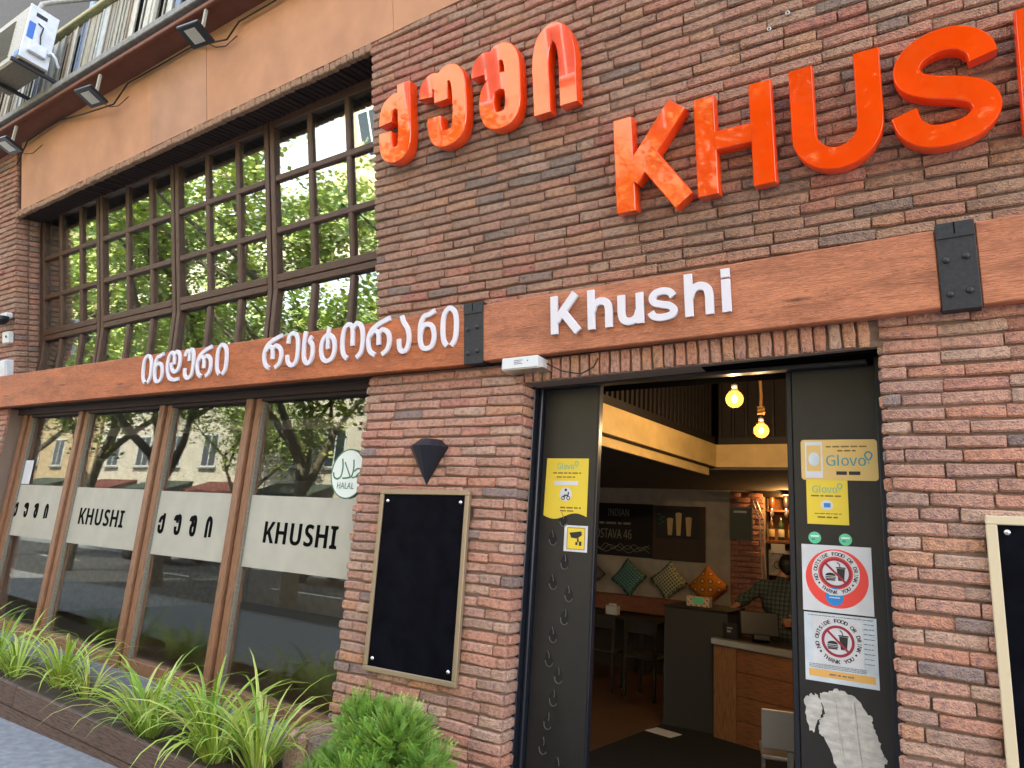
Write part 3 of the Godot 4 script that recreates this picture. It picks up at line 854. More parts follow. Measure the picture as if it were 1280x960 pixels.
func build_letters() -> void:
	# Latin sign, leaning with the wall: each letter is a box letter with an orange face and side
	var rows := [["K", -1.655, "first Latin letter, with a straight stem and two arms"], ["H", -1.112, "second Latin letter, two stems joined by a crossbar"], ["U", -0.55, "third Latin letter, open at the top"], ["S", -0.03, "fourth Latin letter, the curved one"], ["H", 0.52, "second H"]]
	for g in rows:
		var t := thing("sign_letter", "glossy orange box letter %s on the brick wall over the door" % g[0] if g[2] != "second H" else "glossy orange box letter right of the S, cut off by the edge of the view", "letter", up_at(g[1], 0.425, 0.0), "large orange sign letters")
		var s := begin()
		var z0 := 0.02
		var z1 := 0.12
		var b := 0.006
		match g[0]:
			"K":
				ribbon(s, line2(Vector2(0.067, 0), Vector2(0.067, 0.63)), 0.134, z0, z1, b)
				ribbon(s, line2(Vector2(0.1, 0.215), Vector2(0.44, 0.63)), 0.14, z0, z1 + 0.0008, b)
				ribbon(s, line2(Vector2(0.2, 0.37), Vector2(0.455, 0.0)), 0.142, z0, z1 + 0.0016, b)
			"H":
				ribbon(s, line2(Vector2(0.065, 0), Vector2(0.065, 0.62)), 0.13, z0, z1, b)
				ribbon(s, line2(Vector2(0.4, 0), Vector2(0.4, 0.62)), 0.13, z0, z1, b)
				ribbon(s, line2(Vector2(0.125, 0.33), Vector2(0.34, 0.33)), 0.12, z0, z1 + 0.0008, b)
			"U":
				var p: Array = [Vector2(0.065, 0.63), Vector2(0.065, 0.5), Vector2(0.065, 0.36)]
				for i in 13:
					var a := PI + PI * i / 12.0
					p.append(Vector2(0.235 + 0.17 * cos(a), 0.235 + 0.17 * sin(a)))
				p += [Vector2(0.405, 0.36), Vector2(0.405, 0.5), Vector2(0.405, 0.63)]
				ribbon(s, smooth_path(p, 3), 0.13, z0, z1, b)
			"S":
				var p := [Vector2(0.045, 0.225), Vector2(0.075, 0.135), Vector2(0.15, 0.075), Vector2(0.25, 0.064), Vector2(0.35, 0.088), Vector2(0.41, 0.16), Vector2(0.385, 0.245), Vector2(0.3, 0.295), Vector2(0.18, 0.335), Vector2(0.095, 0.385), Vector2(0.07, 0.465), Vector2(0.12, 0.54), Vector2(0.22, 0.575), Vector2(0.32, 0.56), Vector2(0.39, 0.5), Vector2(0.41, 0.435)]
				ribbon(s, smooth_path(p, 6), 0.126, z0, z1, b)
			"I":
				ribbon(s, line2(Vector2(0.067, 0), Vector2(0.067, 0.645)), 0.134, z0, z1, b)
		obj("letter_body", fin(s), M.orange, t)
	# Georgian sign
	var geo := [["K", -3.72, 1.235, 0.555, "hooked first Georgian letter, beside the big window"], ["U", -3.285, 1.24, 0.66, "second Georgian letter, with an open hook below"], ["S", -2.77, 1.25, 0.66, "third Georgian letter, with a closed bowl below"], ["I", -2.25, 1.255, 0.62, "last Georgian letter, a tall narrow arch"]]
	for g in geo:
		var t := thing("sign_letter", "glossy orange %s" % g[4], "letter", up_at(g[1], g[2], 0.0), "large orange sign letters")
		var s := begin()
		georgian(s, g[0], 0, 0, g[3], 0.63, 0.136, 0.02, 0.12, 0.006)
		obj("letter_body", fin(s), M.orange, t)
	# white letters on the beam
	var leanb := Basis(Vector3(1, 0, 0), 0.115)
	var names := {"i": "narrow open arch", "n": "bowl with flag", "d": "double loop", "u": "flagged hook", "r": "pronged arch", "e": "reversed three", "s": "round foot", "t": "pronged ring", "o": "double arch", "a": "leaning hook"}
	var words := [["induri", [-7.078, -6.864, -6.642, -6.338, -6.136, -5.819], [0.17, 0.164, 0.238, 0.165, 0.249, 0.164], "short"], ["restorani", [-5.135, -4.82, -4.61, -4.391, -4.145, -3.851, -3.517, -3.305, -3.081], [0.265, 0.161, 0.139, 0.185, 0.266, 0.261, 0.127, 0.164, 0.144], "long"]]
	var ord := ["first", "second", "third", "fourth", "fifth", "sixth", "seventh", "eighth", "ninth"]
	for wd in words:
		for i in wd[0].length():
			var c: String = wd[0][i]
			var t := thing("white_letter", "white Georgian letter, %s in the %s word on the beam, %s" % [ord[i], wd[3], names[c]], "letter", Transform3D(leanb, Vector3(wd[1][i], 2.95 + 0.012 * (wd[1][i] + 6.0) * (1.0 if wd[1][i] > -6.0 else 0.3), 0.116)), "white Georgian letters on the beam")
			var s := begin()
			georgian(s, c, 0, 0, wd[2][i], 0.29, 0.039, 0.0, 0.02, 0.002)
			obj("letter_body", fin(s), M.white_letter, t)
	var tilt := Basis(Vector3(0, 0, 1), 0.0185)
	var lat := [["K", -2.136, 0.235, 0.0, 0.265, "capital K"], ["h", -1.858, 0.178, 0.0, 0.268, "tall h after the capital"], ["u", -1.644, 0.175, -0.004, 0.205, "u between two other letters"], ["s", -1.437, 0.19, -0.004, 0.205, "curved s"], ["h", -1.203, 0.19, 0.0, 0.27, "tall h near the end"], ["i", -0.978, 0.052, 0.0, 0.27, "dotted i, the last"]]
	for g in lat:
		var t := thing("white_letter", "white raised Latin letter on the beam over the door, %s" % g[5], "letter", Transform3D(tilt * leanb, Vector3(g[1], 2.982 + 0.0185 * (g[1] + 2.1), 0.119)), "white Latin letters on the beam")
		var s := begin()
		match g[0]:
			"K":
				ribbon(s, line2(Vector2(0.026, 0), Vector2(0.026, 0.265)), 0.052, 0, 0.022, 0.002)
				ribbon(s, line2(Vector2(0.04, 0.09), Vector2(0.19, 0.265)), 0.055, 0, 0.0226, 0.002)
				ribbon(s, line2(Vector2(0.09, 0.15), Vector2(0.205, 0.0)), 0.056, 0, 0.0232, 0.002)
			"h":
				ribbon(s, line2(Vector2(0.025, 0), Vector2(0.025, 0.268)), 0.05, 0, 0.022, 0.002)
				ribbon(s, smooth_path([Vector2(0.03, 0.12), Vector2(0.05, 0.165), Vector2(0.095, 0.183), Vector2(0.137, 0.165), Vector2(0.15, 0.12), Vector2(0.15, 0.06), Vector2(0.15, 0.0)], 6), 0.05, 0, 0.0226, 0.002)
			"u":
				ribbon(s, line2(Vector2(0.15, 0), Vector2(0.15, 0.2)), 0.05, 0, 0.022, 0.002)
				ribbon(s, smooth_path([Vector2(0.025, 0.2), Vector2(0.025, 0.14), Vector2(0.025, 0.08), Vector2(0.04, 0.035), Vector2(0.085, 0.02), Vector2(0.127, 0.04), Vector2(0.145, 0.085)], 6), 0.05, 0, 0.0226, 0.002)
			"s":
				ribbon(s, smooth_path([Vector2(0.015, 0.06), Vector2(0.035, 0.03), Vector2(0.09, 0.018), Vector2(0.15, 0.03), Vector2(0.163, 0.06), Vector2(0.135, 0.088), Vector2(0.085, 0.102), Vector2(0.04, 0.12), Vector2(0.028, 0.15), Vector2(0.05, 0.178), Vector2(0.095, 0.187), Vector2(0.14, 0.175), Vector2(0.162, 0.145)], 6), 0.046, 0, 0.022, 0.002)
			"i":
				ribbon(s, line2(Vector2(0.026, 0), Vector2(0.026, 0.2)), 0.052, 0, 0.022, 0.002)
				ribbon(s, line2(Vector2(0.026, 0.212), Vector2(0.026, 0.265)), 0.052, 0, 0.022, 0.002)
		obj("letter_body", fin(s), M.white_letter, t)

# ---------------------------------------------------------------- windows
func glass_mesh(w: float, h: float) -> ArrayMesh:
	# a sealed unit: two sheets with a gap
	var s := begin()
	for z in [0.0, -0.014]:
		box(s, Vector3(0, 0, z - 0.004), Vector3(w, h, z), 0.0)
	return fin(s)

func build_upper_window() -> void:
	var w := thing("upper_window", "wide dark wooden window of many small panes reflecting green trees", "window", up_frame * at(-5.5, 0, 0) * Transform3D(Basis(Vector3(0, 0, 1), 0.017), Vector3.ZERO) * at(5.5, 0, 0))
	var off := -0.30
	var main := [-10.41, -8.88, -7.25, -5.59, -3.94]
	var bars := [[-9.9, -9.37], [-8.26, -7.75], [-6.65, -6.12], [-5.0, -4.48]]
	var rows := [0.655, 1.11, 1.655, 2.2]
	var foot := Transform3D(Basis(Vector3(1, 0, 0), -LEAN + 0.05), Vector3(0, 0.49, off))   # the lowest row stands nearly upright
	var drop := -0.62
	for u in main:
		for d in [-0.075, 0.012]:
			obj("mullion", box_mesh(Vector3(u + d, 0.5, off - 0.09), Vector3(u + d + 0.063, 2.28, off), 0.006), M.frame_wood, w)
			obj("mullion", box_mesh(Vector3(u + d, drop, -0.08), Vector3(u + d + 0.063, 0.02, 0.002), 0.006), M.frame_wood, w, foot)
		obj("groove_strip", box_mesh(Vector3(u - 0.014, 0.5, off - 0.09), Vector3(u + 0.014, 2.28, off - 0.025), 0.002), M.groove, w)
		obj("groove_strip", box_mesh(Vector3(u - 0.014, drop, -0.08), Vector3(u + 0.014, 0.02, -0.022), 0.002), M.groove, w, foot)
	for b in bars:
		for u in b:
			obj("glazing_bar", box_mesh(Vector3(u - 0.034, 0.6, off - 0.085), Vector3(u + 0.034, 2.25, off - 0.008), 0.012), M.frame_wood, w)
			obj("glazing_bar", box_mesh(Vector3(u - 0.034, drop, -0.078), Vector3(u + 0.034, 0.0, -0.006), 0.012), M.frame_wood, w, foot)
	for k in 4:
		var a: float = main[k] + 0.076
		var c: float = main[k + 1] - 0.076
		obj("head_rail", box_mesh(Vector3(a, 2.2, off - 0.088), Vector3(c, 2.3, off - 0.004), 0.006), M.frame_rail, w)
		for y in [1.11, 1.655]:
			obj("transom", box_mesh(Vector3(a, y - 0.035, off - 0.083), Vector3(c, y + 0.035, off - 0.004), 0.012), M.frame_rail, w)
		obj("transom", box_mesh(Vector3(a, 0.575, off - 0.088), Vector3(c, 0.655, off + 0.004), 0.008), M.frame_rail, w)
		obj("transom", box_mesh(Vector3(a, 0.5, off - 0.086), Vector3(c, 0.57, off + 0.002), 0.008), M.frame_rail, w)
		obj("bottom_rail", box_mesh(Vector3(a, drop, -0.08), Vector3(c, drop + 0.06, 0.0), 0.006), M.frame_rail, w, foot)
		var xs: Array = [a, bars[k][0] - 0.034, bars[k][0] + 0.034, bars[k][1] - 0.034, bars[k][1] + 0.034, c]
		for j in 3:
			var x0: float = xs[j * 2] - 0.012
			var x1: float = xs[j * 2 + 1] + 0.012
			var ys := [0.64, 1.08, 1.14, 1.625, 1.685, 2.215]
			for r in 3:
				var t := Transform3D(Basis(Vector3(0, 1, 0), rng.randf_range(-0.012, 0.012)) * Basis(Vector3(1, 0, 0), rng.randf_range(-0.008, 0.008)), Vector3(x0, ys[r * 2], off - 0.04))
				obj("pane", glass_mesh(x1 - x0, ys[r * 2 + 1] - ys[r * 2]), M.glass, w, t)
			var t2 := foot * Transform3D(Basis(Vector3(0, 1, 0), rng.randf_range(-0.012, 0.012)) * Basis(Vector3(1, 0, 0), rng.randf_range(-0.008, 0.008)), Vector3(x0, drop + 0.05, -0.04))
			obj("pane", glass_mesh(x1 - x0, -drop - 0.03), M.glass, w, t2)

func build_shop_window() -> void:
	var w := thing("shop_window", "large shop window of four tall panes between wooden posts behind the grass planter", "window")
	var posts := [-10.285, -8.86, -7.145, -5.675, -4.0]
	for i in posts.size():
		var u: float = posts[i]
		for d in [0.0, 0.125]:
			obj("post", box_mesh(Vector3(u + d, 0.0, -0.28), Vector3(u + d + 0.092, 2.78, -0.155 - (0.02 if d > 0.0 else 0.0)), 0.007), M.shop_wood, w)
		obj("groove_strip", box_mesh(Vector3(u + 0.09, 0.0, -0.28), Vector3(u + 0.127, 2.775, -0.205), 0.002), M.groove, w)
		if i < 4: obj("bead", box_mesh(Vector3(u + 0.217, 0.1, -0.235), Vector3(u + 0.232, 2.75, -0.186), 0.003), M.unit_under, w)
	var film_y := [[1.215, 1.855], [1.207, 1.85], [1.197, 1.844], [1.185, 1.838]]
	var sill := Basis(Vector3(0, 0, 1), -0.019)
	for i in 4:
		var a: float = posts[i] + 0.217
		var c: float = posts[i + 1]
		obj("top_rail", box_mesh(Vector3(a, 2.735, -0.26), Vector3(c, 2.79, -0.16), 0.005), M.header_dark, w)
		obj("sill_rail", box_mesh(Vector3(a, 0.06, -0.27), Vector3(c, 0.185, -0.165), 0.006), M.shop_wood, w, Transform3D(sill, Vector3(0, -0.132, 0)))
		var t := at(a - 0.01, -0.02, -0.222)
		obj("pane", glass_mesh(c - a + 0.02, 2.78), M.shop_glass, w, t)
		var f := obj("frosted_band", box_mesh(Vector3(a, film_y[i][0], -0.2145), Vector3(c, film_y[i][1], -0.212), 0.0), M.film, w)
		var s: SurfaceTool
		if i % 2 == 1:
			var r: Array = [[-8.455, 1.43, -7.52, 1.615], [0, 0, 0, 0], [-5.2, 1.415, -4.265, 1.605]][i - 1]
			s = SurfaceTool.new()
			letters(s, "KHUSHI", "bold", r[0], r[1], r[2], r[3], -0.211, 0.0012)
			obj("lettering", s.commit(), M.film_letter, f)
		else:
			var r: Array = [[-10.08, 1.455, 0.175], [0, 0, 0], [-6.86, 1.41, 0.205]][i]
			s = begin()
			for k in 4:
				georgian(s, "KUSI"[k], r[0] + k * 0.265, r[1], r[2] * 0.88, r[2], 0.042, -0.2115, -0.21, 0.0002)
			obj("lettering", fin(s), M.film_letter, f)
	# things stuck to the panes
	var h := thing("window_sticker", "round white sticker with green rim and Arabic lettering in the window corner", "sticker", at(-4.235, 2.05, -0.214))
	obj("disc", prism_mesh(disc(Vector2.ZERO, 0.2, 0.212, 40), 0, 0.002), M.sticker_white, h)
	var s := begin()
	ribbon(s, disc(Vector2.ZERO, 0.197, 0.209, 40), 0.012, 0.0, 0.0032, 0.0003, true)
	obj("rim", fin(s), M.sticker_green, h)
	s = begin()
	var k := 0
	for st in [[[Vector2(-.085, .13), Vector2(-.07, .06), Vector2(-.08, -.02), Vector2(-.12, -.045), Vector2(-.16, -.03), Vector2(-.175, .01)], .016], [[Vector2(-.05, .1), Vector2(-.02, .05), Vector2(.02, -.01), Vector2(.03, -.03)], .013], [[Vector2(.05, .12), Vector2(.06, .05), Vector2(.045, -.02), Vector2(0, -.035), Vector2(-.06, -.04)], .014], [[Vector2(.07, .02), Vector2(.11, .045), Vector2(.165, .03), Vector2(.12, .0), Vector2(.1, -.025), Vector2(.17, -.01)], .013], [[Vector2(.1, -.025), Vector2(.05, -.035)], .012]]:
		ribbon(s, smooth_path(st[0], 6), st[1], 0.0, 0.0034 + 0.0003 * k, 0.0003)
		k += 1
	obj("lettering", fin(s), M.sticker_green, h)
	obj("lettering", letters_mesh("HALAL", "sans", -0.11, -0.128, 0.085, -0.075, 0.0035), M.sticker_green, h)
	tag(obj("paper_notice", box_mesh(Vector3(-10.06, 1.865, -0.2135), Vector3(-9.84, 2.17, -0.211), 0.0), M.paper), "blank white paper notice in the leftmost window pane", "notice")

# ---------------------------------------------------------------- door
func lines_of_print(s: SurfaceTool, x0: float, x1: float, y: float, h: float, z: float, sd: int) -> void:
	# small print too fine to read: rows of word-length dashes
	var r := RandomNumberGenerator.new()
	r.seed = sd
	var x := x0
	while x < x1 - h:
		var wd := minf(r.randf_range(1.0, 3.5) * h, x1 - x)
		box(s, Vector3(x, y - h * 0.32, z), Vector3(x + wd, y + h * 0.32, z + 0.0006), 0.0)
		x += wd + h * 0.6

func pin(s: SurfaceTool, x: float, y: float, r: float, z: float) -> void:
	ribbon(s, smooth_path([Vector2(x, y - r * 1.5), Vector2(x - r * 0.9, y - r * 0.2), Vector2(x - r * 0.6, y + r * 0.7), Vector2(x, y + r), Vector2(x + r * 0.6, y + r * 0.7), Vector2(x + r * 0.9, y - r * 0.2)], 5, true), r * 0.4, z, z + 0.0012, 0.0001, true)
	prism(s, disc(Vector2(x, y - r * 2.3), r * 0.22, r * 0.22, 8), z, z + 0.001)

func ring_text(s: SurfaceTool, text: String, r: float, h: float, a0: float, a1: float, z: float, inward := false) -> void:
	var n := text.length()
	for i in n:
		var ch := text[i]
		if ch == " ": continue
		var a := lerpf(a0, a1, (i + 0.5) / n)
		var wd: float = h * {"I": 0.28, "O": 1.0, "D": 0.88, "N": 0.9, "U": 0.86, "A": 0.95, "Y": 0.85, "K": 0.85, "H": 0.86}.get(ch, 0.72)
		var p := Vector3(cos(a) * r, sin(a) * r, 0)
		var b := Basis(Vector3(0, 0, 1), a + (PI / 2 if inward else -PI / 2))
		letters(s, ch, "bold", -wd / 2, -h / 2, wd / 2, h / 2, z, 0.0008, Transform3D(b, p))

func no_food(parent: Node3D, c: Vector2, R: float, z: float, backed: bool) -> void:
	var xf := at(c.x, c.y, 0)
	if backed:
		obj("sign_disc", prism_mesh(disc(Vector2.ZERO, R * 0.98, R * 0.98, 36), z - 0.0012, z - 0.0004), M.paper, parent, xf)
		var sb := begin()
		ribbon(sb, disc(Vector2.ZERO, R * 1.29, R * 1.29, 40), R * 0.4, z - 0.001, z - 0.0003, 0.0001, true)
		obj("text_halo", fin(sb), M.paper, parent, xf)
	var s := begin()
	ribbon(s, disc(Vector2.ZERO, R * 0.9, R * 0.9, 40), R * 0.17, z, z + 0.0012, 0.0002, true)
	ribbon(s, line2(Vector2(-R * 0.62, R * 0.62), Vector2(R * 0.62, -R * 0.62)), R * 0.14, z, z + 0.0018, 0.0002)
	obj("prohibition_ring", fin(s), M.ink_red, parent, xf)
	s = begin()
	prism(s, PackedVector2Array([Vector2(.08 * R, .3 * R), Vector2(.6 * R, .3 * R), Vector2(.52 * R, -.5 * R), Vector2(.16 * R, -.5 * R)]), z, z + 0.0008)
	box(s, Vector3(.04 * R, .32 * R, z), Vector3(.64 * R, .4 * R, z + 0.0008), 0.0)
	ribbon(s, PackedVector2Array([Vector2(.3 * R, .4 * R), Vector2(.25 * R, .6 * R), Vector2(.12 * R, .7 * R)]), .06 * R, z, z + 0.0008, 0.0001)
	prism(s, disc(Vector2(-.32 * R, -.2 * R), .32 * R, .2 * R, 14, 0, PI), z, z + 0.0008)
	for k in 2: box(s, Vector3(-.64 * R, (-.31 - .1 * k) * R, z), Vector3(0, (-.25 - .1 * k) * R, z + 0.0008), 0.0)
	box(s, Vector3(-.6 * R, -.52 * R, z), Vector3(-.04 * R, -.43 * R, z + 0.0008), 0.0)
	obj("symbols", fin(s), M.ink, parent, xf)
	var t := SurfaceTool.new()
	ring_text(t, "NO OUTSIDE FOOD OR DRINK", R * 1.27, R * 0.24, deg_to_rad(206), deg_to_rad(-26), z)
	ring_text(t, "THANK YOU", R * 1.27, R * 0.24, deg_to_rad(226), deg_to_rad(314), z, true)
	obj("lettering", t.commit(), M.ink, parent, xf)
	s = begin()
	for a in [215.0, 325.0]:
		prism(s, disc(Vector2.from_angle(deg_to_rad(a)) * R * 1.27, R * 0.07, R * 0.07, 10), z, z + 0.0008)
	obj("dots", fin(s), M.ink, parent, xf)

func build_door() -> void:
	var z := -0.25
	var d := thing("door_frame", "dark steel door frame round the open entrance", "door frame")
	obj("jamb", box_mesh(Vector3(-2.44, -0.3, -0.32), Vector3(-2.392, 2.72, -0.14), 0.006), M.frame_steel, d)
	obj("jamb", box_mesh(Vector3(-2.392, -0.3, -0.32), Vector3(-2.362, 2.7, -0.2), 0.008), M.frame_steel, d)
	obj("jamb", box_mesh(Vector3(-0.215, -0.3, -0.34), Vector3(-0.186, 2.76, -0.15), 0.006), M.frame_steel, d)
	obj("jamb", box_mesh(Vector3(-0.186, -0.3, -0.34), Vector3(-0.155, 2.76, -0.05), 0.006), M.black_steel, d)
	obj("head", box_mesh(Vector3(-2.36, 2.683, -0.24), Vector3(-0.215, 2.71, -0.17), 0.005), M.black_steel, d, Transform3D(Basis(Vector3(0, 0, 1), 0.0125), Vector3(0, 0.03, 0)))
	obj("head", box_mesh(Vector3(-2.45, 2.712, -0.52), Vector3(-0.15, 2.86, -0.06), 0.004), M.cutout, d, Transform3D(Basis(Vector3(0, 0, 1), 0.0125), Vector3(0, 0.03, 0)))  # black block added to hide bulb light under the lintel
	var p := thing("door_panel", "black steel side panel left of the doorway with petal shaped cut-outs", "door panel", at(-2.36, -0.3, z))
	obj("sheet", box_mesh(Vector3(0, 0, -0.04), Vector3(0.425, 3.0, 0.0), 0.004), M.black_steel, p)
	obj("edge_strip", box_mesh(Vector3(0.425, 0, -0.05), Vector3(0.437, 3.0, 0.004), 0.002), M.frame_steel, p)
	var hooks := [[-2.169, 1.758], [-2.242, 1.629], [-2.14, 1.475], [-2.224, 1.336], [-2.099, 1.269], [-2.12, 1.118], [-2.203, 0.996], [-2.224, 0.842], [-2.146, 0.749], [-2.174, 0.607], [-2.206, 0.46], [-2.232, 0.307], [-2.115, 0.21]]
	for i in hooks.size():
		var t := Transform3D(Basis(Vector3(0, 0, 1), rng.randf_range(-0.2, 0.35)), Vector3(hooks[i][0] + 2.36, hooks[i][1] + 0.3, 0.0))
		var o := obj("petal_cutout", prism_mesh(smooth_path([Vector2(0, .055), Vector2(-.026, .015), Vector2(-.03, -.02), Vector2(0, -.05), Vector2(.03, -.02), Vector2(.026, .015)], 4, true), 0.0, 0.0015), M.petal_dark, p, t)
		var s := begin()
		ribbon(s, smooth_path([Vector2(-.027, -.012), Vector2(-.018, -.04), Vector2(.002, -.051), Vector2(.02, -.043), Vector2(.028, -.03)], 5), 0.006, 0.0, 0.006, 0.001)
		ribbon(s, smooth_path([Vector2(-.004, .05), Vector2(.004, .025), Vector2(.004, .002)], 4), 0.0045, 0.0, 0.005, 0.001)
		obj("rim", fin(s), M.rim_steel, o)
	var q := thing("door_panel", "black steel side panel right of the doorway covered with stickers", "door panel", at(-0.215, -0.3, z))
	obj("sheet", box_mesh(Vector3(-0.45, 0, -0.04), Vector3(0.0, 3.02, 0.0), 0.004), M.black_steel, q)
	obj("edge_strip", box_mesh(Vector3(-0.485, 0, -0.06), Vector3(-0.452, 3.02, -0.012), 0.004), M.frame_steel, q)
	build_posters(z + 0.0015)

func build_posters(z: float) -> void:
	# yellow delivery poster, left panel
	var p := thing("poster", "yellow delivery poster with a wavy bottom edge on the left door panel", "poster", at(-2.325, 1.76, z))
	var out := PackedVector2Array([Vector2(0.006, 0.422), Vector2(0.0, 0.02)])
	for i in 13: out.append(Vector2(0.335 * i / 12.0, 0.02 - 0.022 * sin(TAU * i / 12.0)))
	out.append(Vector2(0.334, 0.42))
	obj("sheet", prism_mesh(out, 0, 0.002), M.paper_yellow, p)
	var t := SurfaceTool.new()
	letters(t, "Glovo", "sans", 0.09, 0.345, 0.225, 0.388, 0.0022)
	obj("lettering", t.commit(), M.ink_teal_pale, p)
	var s := begin()
	pin(s, 0.243, 0.388, 0.014, 0.0021)
	obj("pin_mark", fin(s), M.ink_teal_pale, p)
	s = begin()
	lines_of_print(s, 0.06, 0.28, 0.318, 0.014, 0.0021, 3)
	lines_of_print(s, 0.09, 0.25, 0.29, 0.013, 0.0021, 4)
	lines_of_print(s, 0.13, 0.29, 0.078, 0.016, 0.0021, 5)
	lines_of_print(s, 0.13, 0.24, 0.056, 0.014, 0.0021, 6)
	obj("print_lettering", fin(s), M.ink_brown, p)
	obj("white_field", box_mesh(Vector3(0.075, 0.232, 0.002), Vector3(0.26, 0.262, 0.0028), 0.0), M.paper, p)
	var c := obj("round_picture", prism_mesh(disc(Vector2(0.168, 0.17), 0.048, 0.048, 24), 0.002, 0.0028), M.paper, p)
	s = begin()
	for w in [[0.15, 0.145], [0.19, 0.145]]: ribbon(s, disc(Vector2(w[0], w[1]), 0.012, 0.012, 10), 0.006, 0.0028, 0.0036, 0.0002, true)
	ribbon(s, PackedVector2Array([Vector2(0.15, 0.15), Vector2(0.165, 0.165), Vector2(0.185, 0.16), Vector2(0.19, 0.185)]), 0.012, 0.0028, 0.0036, 0.0002)
	prism(s, disc(Vector2(0.168, 0.2), 0.01, 0.01, 10), 0.0028, 0.0036)
	obj("rider_mark", fin(s), M.ink, c)
	# camera warning
	p = thing("warning_sign", "small yellow camera warning sign with white border on the left door panel", "sign", at(-2.153, 1.545, z))
	obj("sheet", box_mesh(Vector3.ZERO, Vector3(0.176, 0.175, 0.002), 0.0), M.paper, p)
	obj("yellow_field", box_mesh(Vector3(0.022, 0.014, 0.002), Vector3(0.158, 0.162, 0.0028), 0.0), M.paper_yellow, p)
	s = begin()
	ribbon(s, PackedVector2Array([Vector2(0.024, 0.017), Vector2(0.156, 0.017), Vector2(0.156, 0.159), Vector2(0.024, 0.159)]), 0.004, 0.0028, 0.0034, 0.0002, true)
	prism(s, PackedVector2Array([Vector2(0.04, 0.125), Vector2(0.13, 0.138), Vector2(0.135, 0.112), Vector2(0.1, 0.088), Vector2(0.055, 0.092)]), 0.0028, 0.0034)
	box(s, Vector3(0.1, 0.065, 0.0028), Vector3(0.112, 0.09, 0.0034), 0.0)
	box(s, Vector3(0.088, 0.045, 0.0028), Vector3(0.104, 0.065, 0.0034), 0.0)
	box(s, Vector3(0.115, 0.042, 0.0028), Vector3(0.134, 0.07, 0.0034), 0.0)
	obj("camera_mark", fin(s), M.ink, p)
	# gold sticker
	p = thing("sticker", "wide gold sticker with rounded corners and a phone picture on the right door panel", "sticker", at(-0.622, 2.053, z))
	var rr := PackedVector2Array()
	for q in [[0.38, 0.214, 0.0], [0.018, 0.216, 90.0], [0.018, 0.018, 180.0], [0.38, 0.016, 270.0]]:
		for i in 5:
			var a := deg_to_rad(q[2] + 22.5 * i)
			rr.append(Vector2(q[0], q[1]) + Vector2(cos(a), sin(a)) * 0.018)
	obj("sheet", prism_mesh(rr, 0, 0.002), M.paper_gold, p)
	var ph := obj("phone_picture", box_mesh(Vector3(0.022, 0.012, 0.002), Vector3(0.115, 0.222, 0.0028), 0.0), M.paper, p)
	obj("phone_screen", box_mesh(Vector3(0.03, 0.05, 0.0028), Vector3(0.107, 0.2, 0.0034), 0.0), M.paper_gold, ph)
	obj("screen_blob", prism_mesh(smooth_path([Vector2(.04, .12), Vector2(.05, .15), Vector2(.07, .16), Vector2(.09, .15), Vector2(.1, .12), Vector2(.09, .09), Vector2(.07, .08), Vector2(.05, .09)], 3, true), 0.0034, 0.004), M.paper_grey, ph)
	t = SurfaceTool.new()
	letters(t, "Glovo", "sans", 0.135, 0.082, 0.338, 0.145, 0.0022)
	obj("lettering", t.commit(), M.ink_teal, p)
	s = begin()
	pin(s, 0.352, 0.142, 0.019, 0.0021)
	obj("pin_mark", fin(s), M.ink_teal, p)
	s = begin()
	lines_of_print(s, 0.135, 0.35, 0.192, 0.013, 0.0021, 7)
	lines_of_print(s, 0.195, 0.29, 0.168, 0.013, 0.0021, 8)
	obj("print_lettering", fin(s), M.ink_brown, p)
	s = begin()
	box(s, Vector3(0.185, 0.03, 0.002), Vector3(0.24, 0.05, 0.0028), 0.0)
	box(s, Vector3(0.25, 0.03, 0.002), Vector3(0.308, 0.05, 0.0028), 0.0)
	obj("badges", fin(s), M.ink, p)
	# small yellow sticker
	p = thing("sticker", "small lemon yellow delivery sticker just below the gold one", "sticker", at(-0.598, 1.802, z - 0.001))
	obj("sheet", box_mesh(Vector3.ZERO, Vector3(0.216, 0.252, 0.002), 0.0), M.paper_yellow, p)
	t = SurfaceTool.new()
	letters(t, "Glovo", "sans", 0.032, 0.178, 0.162, 0.22, 0.0022)
	obj("lettering", t.commit(), M.ink_teal_pale, p)
	s = begin()
	pin(s, 0.176, 0.218, 0.013, 0.0021)
	obj("pin_mark", fin(s), M.ink_teal_pale, p)
	s = begin()
	lines_of_print(s, 0.024, 0.195, 0.16, 0.013, 0.0021, 9)
	lines_of_print(s, 0.04, 0.18, 0.06, 0.008, 0.0021, 10)
	lines_of_print(s, 0.055, 0.16, 0.04, 0.013, 0.0021, 11)
	obj("print_lettering", fin(s), M.ink_brown, p)
	c = obj("round_picture", prism_mesh(disc(Vector2(0.106, 0.108), 0.032, 0.029, 20), 0.002, 0.0028), M.paper, p)
	obj("picture_blob", box_mesh(Vector3(0.09, 0.095, 0.0028), Vector3(0.125, 0.12, 0.0034), 0.0), M.sign_blue, c)
	# round stickers
	for q in [[-0.5615, 1.7255, "round mint green sticker, the left one above the food sign"], [-0.404, 1.7225, "round mint green sticker, the right one above the food sign"]]:
		p = thing("round_sticker", q[2], "sticker", at(q[0], q[1], z), "mint green stickers")
		obj("disc", prism_mesh(disc(Vector2.ZERO, 0.033, 0.033, 24), 0, 0.002), M.mint, p)
		s = begin()
		lines_of_print(s, -0.02, 0.022, 0.009, 0.013, 0.0021, 12)
		obj("pale_print", fin(s), M.sticker_white, p)
		s = begin()
		lines_of_print(s, -0.016, 0.018, -0.009, 0.015, 0.0021, 13)
		obj("dark_print", fin(s), M.ink_teal, p)
